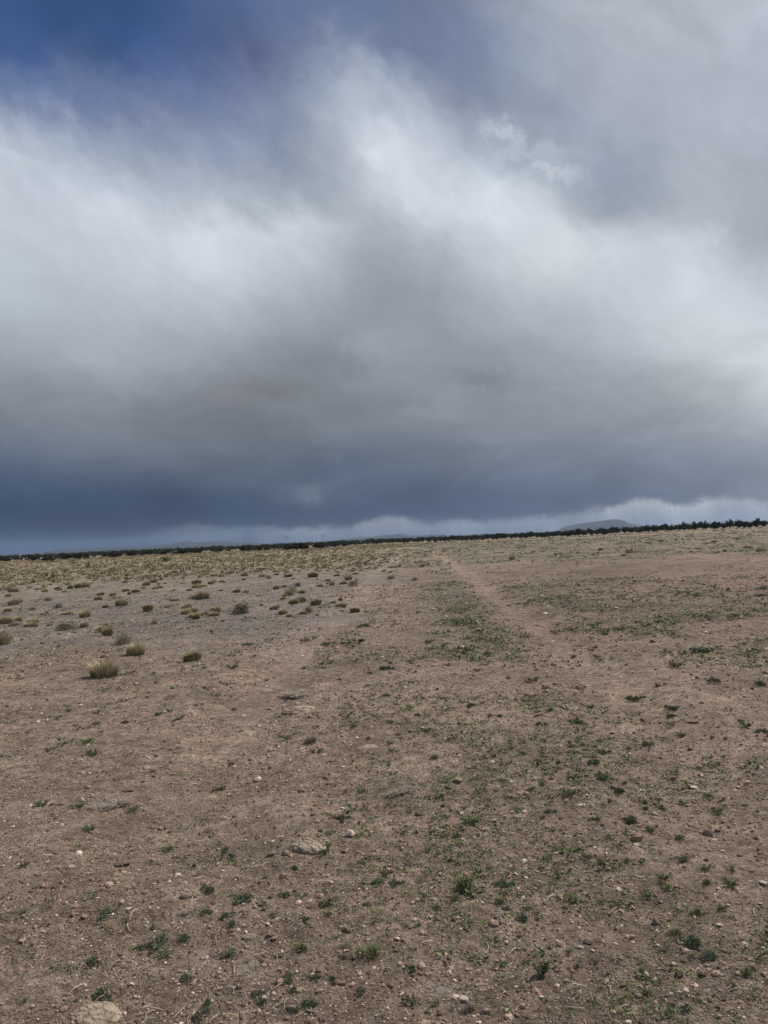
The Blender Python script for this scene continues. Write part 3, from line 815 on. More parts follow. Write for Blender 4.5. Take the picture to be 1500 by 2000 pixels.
hero('grey', 27, 1182, 26, 'bunchgrass', 'tall greyish straw tuft close to the photo edge', 'grass tuft', T, hk=1.7)
hero('shrub', 6, 1246, 30, 'sage_shrub', 'grey-green shrub cut by the edge of the photo', 'shrub', None, hk=.8)
for px, py, w, k, hk in ((65, 1192, 18, 'shrub', .8), (15, 1194, 25, 'grey', .9), (95, 1174, 20, 'shrub', .9), (110, 1188, 26, 'shrub', .7), (160, 1147, 42, 'bunch', .7), (227, 1171, 24, 'shrub', .8),
                         (237, 1183, 28, 'bunch', 1.2), (206, 1187, 20, 'yellow', .8), (265, 1157, 26, 'grey', .9), (330, 1172, 20, 'shrub', .7), (290, 1187, 32, 'grey', .5), (395, 1170, 42, 'bunch', .8),
                         (375, 1169, 30, 'shrub', .6), (462, 1157, 24, 'bunch', .8), (572, 1156, 30, 'shrub', .9), (590, 1158, 24, 'grey', .9), (690, 1143, 36, 'shrub', .7), (765, 1131, 20, 'shrub', .9), (809, 1134, 18, 'shrub', .9),
                         (757, 1099, 12, 'shrub', .9), (750, 1117, 14, 'bunch', .8), (540, 1150, 20, 'bunch', .9), (555, 1147, 18, 'grey', .9), (480, 1157, 20, 'shrub', .7), (640, 1135, 22, 'grey', .8),
                         (1240, 1039, 30, 'grey', .5), (1290, 1058, 14, 'shrub', .7), (1320, 1056, 10, 'shrub', .8), (1270, 1062, 14, 'shrub', .6), (1395, 1060, 18, 'shrub', .7), (1460, 1070, 22, 'grey', .6), (1490, 1150, 40, 'shrub', .35), (1483, 1165, 40, 'shrub', .4)):
    hero(k, px, py, w, {'shrub': 'sage_shrub', 'grey': 'bunchgrass', 'bunch': 'bunchgrass', 'yellow': 'bunchgrass'}[k], None, {'shrub': 'shrub'}.get(k, 'grass tuft'),
         'low grey-green shrubs on the plain' if k == 'shrub' else T, hk=hk * 1.1, word={'shrub': 'low grey-green shrub', 'grey': 'greyish straw tuft', 'bunch': 'straw grass tuft', 'yellow': 'yellow-green tuft'}[k])
hero('bunch', 1000, 1094, 15, 'bunchgrass', 'round tan grass ball alone beyond the eastern wheel track', 'grass tuft', T, hk=1.7)
hero('shrub', 324, 1096, 22, 'dark_shrub', 'big dark rounded shrub standing out in the far straw-coloured grassland', 'shrub', None, hk=1.3)
hero('twigs', 607, 1450, 40, 'dead_bush', 'dark grey dead twiggy bush on the bare soil', 'dead plant', None, hk=1.2)
D = 'flattened grey dead plant mats'
for px, py, w, l in ((590, 1357, 90, 'wide grey dead mat just beyond the flat cracked stone slab'), (277, 1508, 76, 'grey dead mat of fine stems lying alone left of the middle'),
                     (55, 1517, 62, 'dark grey dead mat near the edge, with a paler mat to its right'), (205, 1575, 112, 'widest grey dead mat, lying with small green weeds at both ends'),
                     (372, 1775, 46, 'grey dead mat just below a dark pitted rock'), (480, 1898, 52, 'pale grey tangle of stems among green cushion weeds'),
                     (150, 1770, 40, 'small grey dead mat left of the round dark green cushion'), (60, 1348, 50, 'grey dead mat in front of the largest bunchgrass tuft, at its left'), (610, 1270, 45, 'grey-green dead mat beside the bend of the western wheel track'),
                     (870, 1940, 60, 'pale tangle of dead straw near a tan stone'), (790, 1540, 70, 'brown-grey dead mat at the middle of the bare soil')):
    hero('deadmat', px, py, w * .95, 'dead_mat', l, 'dead plant', D, hk=.6)

RK = 'loose stones on the bare soil'
rocks = [('crust', 600, 1655, 66, 'big pale lump cut by curving cracks, with a green weed at its right', 'rock', 0, .7), ('crust', 188, 1985, 88, 'largest pale cracked rock, cut by the bottom of the photo', 'rock', 1, .5),
         ('crust', 583, 1389, 66, 'flat pale cracked slab lying by the wide grey dead mat', 'rock', 2, 1.), ('crust', 372, 1748, 34, 'dark pitted rock beside a round green cushion', 'rock', 3, 1.4),
         ('stone', 560, 1668, 16, 'small tan stone touching the big cracked lump', 'stone', None, 1), ('dark', 237, 1690, 30, 'long dark clod with a white stone below it', 'rock', None, .6),
         ('pink', 355, 1708, 11, 'small orange stone standing on edge', 'stone', None, 1.5), ('stone', 555, 1711, 14, 'tan stone standing alone above the grey-green patch', 'stone', None, 1.1),
         ('pink', 648, 1486, 13, 'small pink stone among green weeds', 'stone', None, .9), ('pale', 252, 1776, 13, 'pale tan stone right of the round dark green cushion', 'stone', None, 1.2),
         ('stone', 570, 1970, 17, 'pointed tan stone by a sprawling green cushion', 'stone', None, 1.5), ('pale', 606, 1760, 10, 'small white stone in the middle of the weeds', 'stone', None, 1),
         ('pale', 480, 1642, 8, 'small pale chip left of the big cracked lump', 'stone', None, 1), ('pale', 264, 1948, 8, 'small white stone below the photo-edge weeds', 'stone', None, 1.1),
         ('pale', 242, 1704, 9, 'white stone just below the long dark clod', 'stone', None, 1), ('pale', 517, 1950, 12, 'white stone set in the middle of a green cushion', 'stone', None, 1),
         ('stone', 897, 1524, 22, 'flat grey stone on bare soil in the middle', 'stone', None, .6), ('pale', 1355, 1538, 18, 'flat white stone, the largest white one beyond the middle', 'stone', None, .5),
         ('pale', 1137, 1572, 17, 'long flat white stone left of a green weed patch', 'stone', None, .4), ('crust', 1017, 1595, 26, 'pale flaky stone surrounded by bare soil', 'rock', 3, .7),
         ('pale', 1244, 1650, 15, 'long white stone lying beside a small weed', 'stone', None, .5), ('cobble', 1381, 1630, 22, 'grey rock with two white stones around it', 'rock', None, 1.2),
         ('pale', 1395, 1641, 12, 'white stone just below the grey rock', 'stone', None, .8), ('pale', 1412, 1663, 9, 'small white stone further below the grey rock', 'stone', None, .9),
         ('stone', 1348, 1614, 14, 'brown stone left of the grey rock', 'stone', None, .9), ('pale', 1491, 1725, 14, 'oval white stone at the very edge of the photo', 'stone', None, .8),
         ('cobble', 1281, 1804, 17, 'round grey cobble above a grassy sprig', 'stone', None, 1.5), ('cobble', 1150, 1842, 19, 'oval grey cobble with a white stone at its left', 'stone', None, 1.0),
         ('pale', 1134, 1851, 11, 'white stone left of the oval grey cobble', 'stone', None, 1.2), ('pale', 1158, 1857, 8, 'small white chip below the oval grey cobble', 'stone', None, .8),
         ('pale', 1406, 1808, 13, 'white stone near the grassy sprigs at the right', 'stone', None, .9), ('dark', 1326, 1908, 15, 'brown pointed stone standing below the large green cushion', 'stone', None, 1.8),
         ('stone', 1247, 1949, 14, 'smooth brown cobble near the bottom of the photo', 'stone', None, 1.3), ('pale', 906, 1954, 18, 'pale angular stone behind a dark dry sprig', 'stone', None, 1.2),
         ('stone', 947, 1978, 18, 'tan square stone right of the dark dry sprig', 'stone', None, 1.2), ('pale', 935, 1230, 11, 'bright white stone at the end of the green strip by the eastern track', 'stone', None, 1.0),
         ('pale', 1197, 1434, 12, 'pale pinkish stone left of a small weed', 'stone', None, 1.3), ('cobble', 1119, 1459, 14, 'grey-brown rounded stone below a weed patch', 'stone', None, 1.4),
         ('dark', 1355, 1411, 20, 'dark flat stone lying across the slope', 'stone', None, .5), ('crust', 715, 1460, 40, 'thin pale flake of crust on the bare soil', 'rock', 2, .6), ('stone', 1040, 1202, 9, 'tan stone on the eastern wheel track', 'stone', None, 1.),
         ('crust', 515, 1350, 38, 'low tan crust ridge left of the flat cracked slab', 'rock', 2, .8), ('pale', 1069, 1237, 10, 'flat white stone on the eastern wheel track', 'stone', None, .5), ('crust', 487, 1830, 26, 'pale tangled clod between two green cushions', 'rock', 3, 1.)]
for k, px, py, w, l, nm, var, hk in rocks:
    hero(k, px, py, w, nm, l, nm, RK, hk=hk, var=var, rz=rng.uniform(-.5, .5))

WG = 'small green weeds on the bare soil'
weeds = [
    ('herb', 82, 1574, 25), ('herb', 152, 1578, 20), ('herb', 175, 1624, 28), ('herb', 262, 1584, 18), ('cushion', 330, 1660, 22), ('cushion', 440, 1664, 20), ('cushion', 454, 1674, 18), ('cushion', 452, 1683, 14),
    ('cushion', 405, 1738, 27), ('cushion', 200, 1788, 33, 'round dark green cushion weed standing alone left of the middle'), ('cushion', 178, 1884, 32), ('cushion', 202, 1948, 37, 'round grey-green cushion weed above the largest pale rock'),
    ('cushion', 309, 1846, 48, 'largest grey-green cushion weed, with smaller lobes trailing left'), ('cushion', 278, 1855, 26), ('herb', 325, 1866, 24), ('cushion', 298, 1815, 16), ('cushion', 356, 1836, 28), ('cushion', 362, 1916, 28), ('cushion', 450, 1864, 30),
    ('mat', 472, 1757, 52, 'grey-green weed patch of many small mounds, the widest left of the middle'), ('mat', 505, 1768, 26), ('cushion', 447, 1790, 26), ('cushion', 455, 1808, 24), ('mat', 400, 1783, 26), ('cushion', 557, 1750, 23), ('mat', 640, 1768, 30), ('cushion', 640, 1786, 16), ('mat', 558, 1915, 40, 'tall grey-green weed patch near the bottom, of closely set mounds'), ('cushion', 572, 1936, 18),
    ('mat', 500, 1946, 30), ('cushion', 513, 1956, 18), ('mat', 612, 1913, 26), ('mat', 650, 1918, 30), ('mat', 598, 1966, 36), ('cushion', 575, 1972, 18), ('cushion', 705, 1936, 20), ('grassy', 722, 1868, 46), ('grassy', 700, 1862, 22), ('grassy', 588, 1856, 30),
    ('herb', 420, 1545, 18), ('grassy', 432, 1543, 22, 'upright green sprig standing alone on bare soil, left of the middle'), ('mat', 665, 1601, 36), ('herb', 640, 1657, 26), ('herb', 632, 1668, 22), ('cushion', 640, 1688, 12), ('cushion', 626, 1625, 12), ('herb', 707, 1688, 18), ('herb', 47, 1692, 18), ('herb', 95, 1467, 16),
    ('mat', 592, 1797, 22), ('mat', 535, 1791, 22), ('cushion', 715, 1769, 14), ('cushion', 672, 1870, 14), ('cushion', 387, 1992, 30), ('cushion', 407, 1960, 20), ('cushion', 403, 1975, 16), ('cushion', 575, 1697, 16), ('cushion', 493, 1732, 12), ('herb', 478, 1700, 10), ('cushion', 510, 1880, 16), ('cushion', 539, 1870, 10), ('herb', 580, 1750, 10),
    ('cushion', 891, 1637, 19), ('herb', 836, 1663, 20), ('cushion', 922, 1754, 16), ('mat', 985, 1728, 40, 'grey-green weed patch of silvery mounds right of the middle'), ('cushion', 985, 1746, 16), ('cushion', 980, 1764, 24), ('cushion', 990, 1775, 16), ('cushion', 1019, 1797, 30, 'compact silvery green cushion weed below the silvery weed patch'), ('cushion', 890, 1755, 18), ('tall', 1058, 1905, 34, 'tallest leafy weed, dark green and upright near the bottom'),
    ('twigs', 915, 1975, 30, 'dark dry sprig between a pale stone and a tan stone'), ('mat', 800, 1893, 26), ('herb', 805, 1958, 24), ('grassy', 850, 1962, 22), ('cushion', 1385, 1873, 35, 'dark green cushion weed in front of a paler one, near the right edge'), ('cushion', 1352, 1848, 46, 'wide pale green cushion weed behind a dark green one'), ('grassy', 1318, 1825, 32, 'olive grassy sprig right of the round grey cobble'),
    ('cushion', 1337, 1974, 24), ('grassy', 1307, 1980, 24), ('grassy', 1457, 1902, 26), ('cushion', 1430, 1930, 14), ('cushion', 1325, 1640, 22), ('herb', 1400, 1586, 22), ('herb', 1382, 1556, 18), ('herb', 1340, 1681, 28), ('herb', 1380, 1699, 26), ('herb', 1427, 1702, 22), ('herb', 1428, 1730, 28), ('herb', 1295, 1718, 26), ('herb', 1305, 1735, 22), ('grassy', 1360, 1785, 28), ('grassy', 1408, 1778, 18),
    ('herb', 1129, 1762, 20), ('mat', 1078, 1586, 26), ('mat', 1180, 1523, 34, 'green weed patch beside a long flat white stone'), ('mat', 1205, 1546, 36), ('herb', 1170, 1515, 20), ('herb', 1178, 1688, 22), ('herb', 1150, 1676, 20), ('herb', 920, 1609, 32), ('cushion', 967, 1546, 12), ('cushion', 1042, 1541, 12), ('herb', 1270, 1625, 20), ('mat', 1230, 1602, 36), ('grassy', 982, 1886, 18), ('grassy', 1127, 1890, 18), ('herb', 1285, 1926, 16),
    ('twigs', 759, 1495, 15), ('mat', 772, 1727, 30), ('cushion', 1256, 1680, 12), ('cushion', 1225, 1684, 14), ('herb', 1164, 1880, 12), ('herb', 1195, 1640, 12), ('mat', 1160, 1490, 30), ('cushion', 1022, 1474, 18), ('herb', 1000, 1462, 16), ('cushion', 820, 1860, 0),
    ('mat', 1372, 1273, 52, 'flat bright green weed mat dotted with tiny white flowers'), ('herb', 1320, 1303, 24), ('mat', 1402, 1332, 34), ('grassy', 1485, 1338, 26), ('mat', 1127, 1412, 36), ('herb', 1130, 1448, 20), ('mat', 1315, 1385, 30), ('mat', 1310, 1400, 26), ('cushion', 1267, 1456, 26), ('mat', 1488, 1432, 30), ('herb', 1457, 1420, 24), ('grassy', 1370, 1375, 14), ('herb', 1240, 1370, 30), ('herb', 1165, 1285, 16), ('herb', 1120, 1285, 18), ('herb', 1040, 1330, 22), ('herb', 1065, 1345, 18), ('cushion', 977, 1400, 16), ('mat', 920, 1378, 24), ('herb', 1285, 1216, 14), ('herb', 1210, 1232, 20), ('herb', 1270, 1222, 12),
    ('herb', 980, 1525, 14), ('herb', 1050, 1880, 0), ('cushion', 455, 1388, 16), ('herb', 340, 1410, 14), ('herb', 135, 1390, 14), ('herb', 400, 1306, 12), ('herb', 645, 1295, 14), ('mat', 640, 1260, 26), ('mat', 710, 1225, 30), ('mat', 485, 1260, 24), ('herb', 520, 1330, 12), ('herb', 190, 1415, 16), ('herb', 330, 1390, 14), ('herb', 105, 1995, 0), ('herb', 120, 1870, 0)]
WORD = dict(herb='sprawling green weed', cushion='grey-green cushion weed', mat='loose grey-green weed patch', grassy='green grassy sprig', tall='leafy weed', twigs='dark dry sprig')
NAME = dict(herb='sprawling_weed', cushion='cushion_weed', mat='weed_patch', grassy='grass_sprig', tall='leafy_weed', twigs='dry_sprig')
for wd in weeds:
    k, px, py, w = wd[:4]
    if w == 0: continue
    hero(k, px, py, w * {'mat': 1.1, 'herb': 1.15}.get(k, 1.05), NAME[k], wd[4] if len(wd) > 4 else None, 'weed', WG, hk={'tall': .72, 'grassy': 1.0, 'twigs': 1.1, 'mat': 1.25, 'herb': 1.0}.get(k, 1.1), word=WORD[k])

# white flowers on the flat green mat
fx, fy, fz = P(1372, 1273)
g = np.random.default_rng(3); n = 70
pp = np.stack([g.normal(0, .13, n), g.normal(0, .11, n), g.uniform(.05, .07, n)], 1)
v, f = leaves(g, pp, g.normal(0, 1, (n, 3)) + [0, 0, .3], np.full(n, .016), np.full(n, .014))
mt = [o for o, *_r in THINGS if o.get('label', '').startswith('flat bright green')][0]
fl = link('flowers', mesh_np('flowers', v, f, MAT['petal'], False, None, {'tint': g.uniform(0, 1, n)}), mt)
fl.scale = [1 / s for s in mt.scale]

# ------------------------------------------------------------------ more of the same, scattered as the ground dictates
OCC = [(x, y, w) for _, _, x, y, w, _ in THINGS]


def scatter(n, kinds, dens, r0_, r1_, size, gap=1.0, az=(-27.5, 27.5), power=1.0):
    out = []; tries = 0
    while len(out) < n and tries < n * 60:
        tries += 1
        a = R(rng.uniform(*az)); r = math.exp(rng.uniform(math.log(r0_), math.log(r1_))) if power == 1 else math.sqrt(rng.uniform(r0_ ** 2, r1_ ** 2))
        x, y = r * math.sin(a), r * math.cos(a)
        if rng.uniform() > dens(x, y, r, math.degrees(a)): continue
        w = size(r)
        if any((x - q) ** 2 + (y - s) ** 2 < (gap * .5 * (w + u)) ** 2 for q, s, u in OCC): continue
        OCC.append((x, y, w)); out.append((kinds[int(rng.integers(len(kinds)))], x, y, w))
    return out


def z1(x, y): return {k: float(v) for k, v in zones(np.array([x]), np.array([y])).items()}


def d_weed(x, y, r, a):
    z = z1(x, y); n = float(fbm(np.array(x / .9), np.array(y / .9), 61))
    return float(sstep(n, .42, .62)) * (.25 + .6 * z['green'] + .35 * (a > -3)) * (1 - .85 * z['track']) * (1 - .6 * z['grey'])


for k, x, y, w in scatter(300 - len([1 for t in THINGS if t[0].get('category') == 'weed']), ['cushion', 'herb', 'herb', 'mat', 'grassy'], d_weed, 2.4, 12, lambda r: (.018 + .0075 * r) * math.exp(rng.normal(0, .38)), .8):
    o = place(k, x, y, w, NAME[k], h=w / 2 * rng.uniform(.8, 1.2)); o['category'] = 'weed'; o['group'] = WG
    THINGS.append((o, WORD[k], x, y, w, None))
for k, x, y, w in scatter(250, ['stone', 'stone', 'pale', 'pale', 'stone', 'cobble', 'dark'], lambda x, y, r, a: .5 + .5 * (a > -6), 2.4, 14, lambda r: (.007 + .0024 * r) * math.exp(min(rng.normal(0, .4), .45)), 1.0):
    o = place(k, x, y, w, 'stone', h=w / 2 * rng.uniform(.6, 1.1)); o['category'] = 'stone'; o['group'] = RK
    THINGS.append((o, {'stone': 'small tan stone', 'pale': 'small pale stone', 'cobble': 'small rounded grey stone', 'dark': 'small dark stone'}[k], x, y, w, None))


def d_tuft(x, y, r, a):
    z = z1(x, y)
    n = float(fbm(np.array(x / 3.), np.array(y / 3.), 63))
    return min(1, (.16 * (a < 0) * (r > 18) + .05 * (a < 0) + .6 * z['straw'] + .25 * z['grey'] + .08 * (r > 40)) * (.35 + 1.3 * float(sstep(n, .38, .6)))) * (1 - z['track']) * (1. if r > 16 else .15)


TW = {'tan': 'straw grass tuft', 'bunch': 'straw grass tuft', 'grey': 'greyish straw tuft', 'shrub': 'low grey-green shrub', 'yellow': 'yellow-green tuft'}
for k, x, y, w in scatter(265, ['tan', 'tan', 'yellow', 'grey', 'shrub', 'tan', 'bunch', 'grey'], d_tuft, 13, 62, lambda r: .27 * math.exp(rng.normal(0, .36)) + .0015 * r, .75):
    o = place(k, x, y, w, 'sage_shrub' if k == 'shrub' else 'bunchgrass', h=w / 2 * rng.uniform(.55, 1.4))
    o['category'] = 'shrub' if k == 'shrub' else 'grass tuft'; o['group'] = 'low grey-green shrubs on the plain' if k == 'shrub' else T
    THINGS.append((o, TW[k], x, y, w, None))

# ------------------------------------------------------------------ trees along the horizon
def crown_mesh(g, n):
    lob = g.integers(5, 9); a = g.uniform(0, 6.28, lob); rr = .55 * np.sqrt(g.uniform(0, 1, lob))
    c = np.stack([rr * np.cos(a), rr * np.sin(a), g.uniform(.35, .78, lob)], 1); s = g.uniform(.28, .5, lob)
    p = g.integers(0, lob, n); u = g.normal(size=(n, 3)); u /= np.linalg.norm(u, axis=1)[:, None]
    q = c[p] + u * (s[p] * g.uniform(.5, 1.1, n))[:, None] * [1, 1, .75]
    q[:, 2] = np.maximum(q[:, 2], .06)
    L = g.uniform(.12, .26, n); v, f = leaves(g, q - u * (L * .4)[:, None], u + g.normal(0, .8, (n, 3)), L, L * .8)
    return v, f, np.clip(g.normal(.5, .22, n), 0, 1)


def trunk_mesh(g):
    V, F, o = [], [], 0
    for b in range(5):
        base = np.array([g.normal(0, .04), g.normal(0, .04), -.1 if b == 0 else g.uniform(.05, .3)])
        tip = np.array([g.normal(0, .35), g.normal(0, .35), g.uniform(.6, .85)]) if b else np.array([g.normal(0, .08), g.normal(0, .08), .7])
        r0_, r1_ = (.085, .02) if b == 0 else (.04, .01)
        a = np.arange(6) * np.pi / 3
        for k, (c, r) in enumerate(((base, r0_), ((base + tip) / 2 + g.normal(0, .04, 3), (r0_ + r1_) / 2), (tip, r1_))):
            V.append(np.stack([c[0] + r * np.cos(a), c[1] + r * np.sin(a), np.full(6, c[2])], 1))
        for k in range(2):
            for q in range(6):
                F.append([o + k * 6 + q, o + k * 6 + (q + 1) % 6, o + k * 6 + 6 + (q + 1) % 6, o + k * 6 + 6 + q])
        o += 18
    return np.vstack(V), np.array(F)


g = np.random.default_rng(21); TREES = []
for k in range(7):
    v, f, t = crown_mesh(g, 420); tv, tf = trunk_mesh(g)
    TREES.append((mesh_np('crown', v, f, MAT['juniper'], False, None, {'tint': t}), mesh_np('trunk', tv, tf, MAT['bark'], True, {'tint': g.uniform(0, 1, len(tv))})))


def juniper(x, y, h, w, label, group):
    c, tk = TREES[int(g.integers(7))]
    o = link('juniper_tree', None); link('crown', c, o); link('trunk', tk, o)
    o.location = (x, y, float(height(x, y))); o.scale = (w / 1.7, w / 1.7, h); o.rotation_euler = (0, 0, g.uniform(0, 6.28))
    tag(o, label, 'tree', group); return o


GT = 'junipers in the treeline along the horizon'
k = 0; px = 840.0
ORD = ['first', 'second', 'third', 'fourth', 'fifth', 'sixth', 'seventh', 'eighth', 'ninth', 'tenth', 'eleventh', 'twelfth', 'thirteenth', 'fourteenth', 'fifteenth', 'sixteenth', 'seventeenth', 'eighteenth', 'nineteenth', 'twentieth',
       'twenty-first', 'twenty-second', 'twenty-third', 'twenty-fourth', 'twenty-fifth', 'twenty-sixth', 'twenty-seventh', 'twenty-eighth', 'twenty-ninth', 'thirtieth']
rowR = []
px = 1505.0
while px > 640:
    a = math.atan2(px - 750, FPX); near = (px - 640) / 860
    r = 455 - 95 * near + g.normal(0, 12)
    rowR.append((px, r * math.sin(a), r * math.cos(a), (2.4 + .9 * near) * g.uniform(.6, 1.3), g.uniform(2.4, 5.4)))
    px -= g.uniform(5, 17) if px > 1150 else g.uniform(6, 13)
for i, (px, x, y, h, w) in enumerate(rowR):
    lab = f'dark juniper in the treeline, {ORD[i]} in from the right end of the skyline' if i < 30 else 'dark juniper in the unbroken middle stretch of the treeline'
    juniper(x, y, h, w, lab, GT)
GL = 'dark junipers dotted before the left treeline'
for i in range(95):
    px = g.uniform(-20, 690); a = math.atan2(px - 750, FPX); r = math.exp(g.uniform(math.log(150), math.log(400))) if g.uniform() < .6 else g.uniform(300, 420)
    juniper(r * math.sin(a), r * math.cos(a), g.uniform(.7, 1.5) * (1 if r < 280 else 1.25), g.uniform(1.4, 4.2), 'low dark juniper dotted over the straw plain before the left treeline', GL)


def woodland():
    g = np.random.default_rng(31); ps = []
    small = [crown_mesh(g, 46) for _ in range(8)]
    n = 5200
    az = np.radians(g.uniform(-34, 34, n)); r = 430 + 1500 * g.uniform(0, 1, n) ** 2.0
    r = r + 25 * np.sin(az * 40)
    for i in range(n):
        x, y = r[i] * math.sin(az[i]), r[i] * math.cos(az[i])
        v, f, t = small[int(g.integers(8))]
        w = g.uniform(3, 5.5); h = g.uniform(1.8, 3.6) * (.86 + .14 * float(sstep(math.degrees(az[i]), -24, 8)))
        a = g.uniform(0, 6.28); c, s = math.cos(a), math.sin(a)
        vv = np.stack([(v[:, 0] * c - v[:, 1] * s) * w / 1.7, (v[:, 0] * s + v[:, 1] * c) * w / 1.7, v[:, 2] * h], 1)
        L = 1.0
        ps.append((vv + [x, y, float(height(x, y))], f, t))
    v, f, t = cat(ps)
    o = link('juniper_woodland', mesh_np('juniper_woodland', v, f, MAT['juniper'], False, None, {'tint': t})); o['kind'] = 'stuff'


woodland()

# ------------------------------------------------------------------ power poles over the woodland
def beam(a, b, r, n=6):
    a, b = np.array(a, float), np.array(b, float); d = (b - a) / np.linalg.norm(b - a)
    s = np.cross(d, [0, 0, 1] if abs(d[2]) < .9 else [1, 0, 0]); s /= np.linalg.norm(s); u = np.cross(d, s)
    an = np.arange(n) * 2 * np.pi / n
    ring = s * np.cos(an)[:, None] + u * np.sin(an)[:, None]
    v = np.vstack([a + ring * r, b + ring * r * .8]); f = [[k, (k + 1) % n, n + (k + 1) % n, n + k] for k in range(n)]
    return v, np.array(f), np.full(len(v), .5)


poles = [(407, 10), (420, 11), (431, 12), (441, 11), (452, 12), (462, 14), (475, 14), (487, 14), (498, 13), (555, 13), (561, 12), (627, 14), (631, 12)]
v1, f1, t1 = cat([beam((-2.2, 0, -3), (-2.2, 0, 15), .2), beam((2.2, 0, -3), (2.2, 0, 15), .2)])
v2, f2, t2 = beam((-5, 0, 12.6), (5, 0, 12.6), .17)
pm, xm = mesh_np('poles', v1, f1, MAT['pole'], True, {'tint': t1}), mesh_np('crossarm', v2, f2, MAT['pole'], True, {'tint': t2})
for i, (px, hp) in enumerate(poles):
    a = math.atan2(px - 750, FPX); r = 1500.0
    o = link('power_pole', None); link('poles', pm, o); link('crossarm', xm, o)
    x, y = r * math.sin(a), r * math.cos(a)
    o.location = (x, y, EYE + hp / FPX * r - 15); o.rotation_euler = (0, 0, R(12))
    tag(o, f'thin power pole over the left woodland, {ORD[i]} in the row counted from the left', 'power pole', 'power poles over the woodland')

# ------------------------------------------------------------------ what nobody could count
def stuff_gravel():
    g = np.random.default_rng(41)
    n = 110000
    az = np.radians(g.uniform(-33, 33, n)); r = np.exp(g.uniform(np.log(2.1), np.log(26), n))
    x, y = r * np.sin(az), r * np.cos(az)
    s = .0019 * np.exp(g.normal(0, .6, n)) * (1 + .26 * r) * .8
    s = np.minimum(s, .045)
    cl = fbm(x / .7, y / .7, 71); keep = g.uniform(0, 1, n) < sstep(cl, .30, .58) * .85 + .15
    x, y, s = x[keep], y[keep], s[keep]; n = len(x)
    iv, jf = ico(1); iv = iv * (1 + .0 * iv)
    Rm = rot_rand(n, g)
    sc = g.uniform(.55, 1.25, (n, 1, 3)) * (1 + g.normal(0, .17, (n, len(iv), 1)))
    v = np.einsum('nij,nkj->nki', Rm, iv[None] * sc) * s[:, None, None]
    v[:, :, 2] *= .7
    v += np.stack([x, y, height(x, y) + s * .25], 1)[:, None, :]
    f = (jf[None] + (np.arange(n) * len(iv))[:, None, None]).reshape(-1, 3)
    t = np.repeat(np.clip(g.beta(1.5, 1.9, n), 0, 1), len(jf))
    o = link('gravel', mesh_np('gravel', v.reshape(-1, 3), f, MAT['pebble'], False, None, {'tint': t})); o['kind'] = 'stuff'


def stuff_litter():
    g = np.random.default_rng(43); n = 11000
    az = np.radians(g.uniform(-33, 33, n)); r = np.exp(g.uniform(np.log(2.1), np.log(15), n))
    x, y = r * np.sin(az), r * np.cos(az)
    keep = g.uniform(0, 1, n) < sstep(fbm(x / .6, y / .6, 81), .40, .62) * .9 + .1; x, y, r = x[keep], y[keep], r[keep]; n = len(x)
    L = g.uniform(.02, .10, n) * (.7 + .05 * r); a = g.uniform(0, 6.28, n); cv = g.normal(0, .4, n); wd = .0007 * (1 + .18 * r)
    pts = []
    for k in range(4):
        s = k / 3.0; aa = a + cv * s
        pts.append(np.stack([x + np.cos(aa) * L * s, y + np.sin(aa) * L * s], 1))
    V = []
    lift = g.uniform(.003, .02, n)
    for k, p in enumerate(pts):
        aa = a + cv * k / 3 + np.pi / 2
        off = np.stack([np.cos(aa), np.sin(aa)], 1) * wd[:, None] * (1, 1, .9, .4)[k]
        zz = height(p[:, 0], p[:, 1]) + .003 + lift * (0, .6, 1, .5)[k]
        V += [np.column_stack([p + off, zz]), np.column_stack([p - off, zz + wd])]
    v = np.stack(V, 1).reshape(-1, 3); k = np.arange(n)[:, None] * 8
    f = np.concatenate([k + [0, 1, 3, 2], k + [2, 3, 5, 4], k + [4, 5, 7, 6]], 0)
    t = np.tile(g.beta(2, 2, n), 3)
    m = tint_material('dry_litter', [(0, (.08, .062, .05)), (.5, (.27, .225, .175)), (1, (.52, .45, .36))]); 
    o = link('plant_litter', mesh_np('plant_litter', v, f, m, False, None, {'tint': t})); o['kind'] = 'stuff'


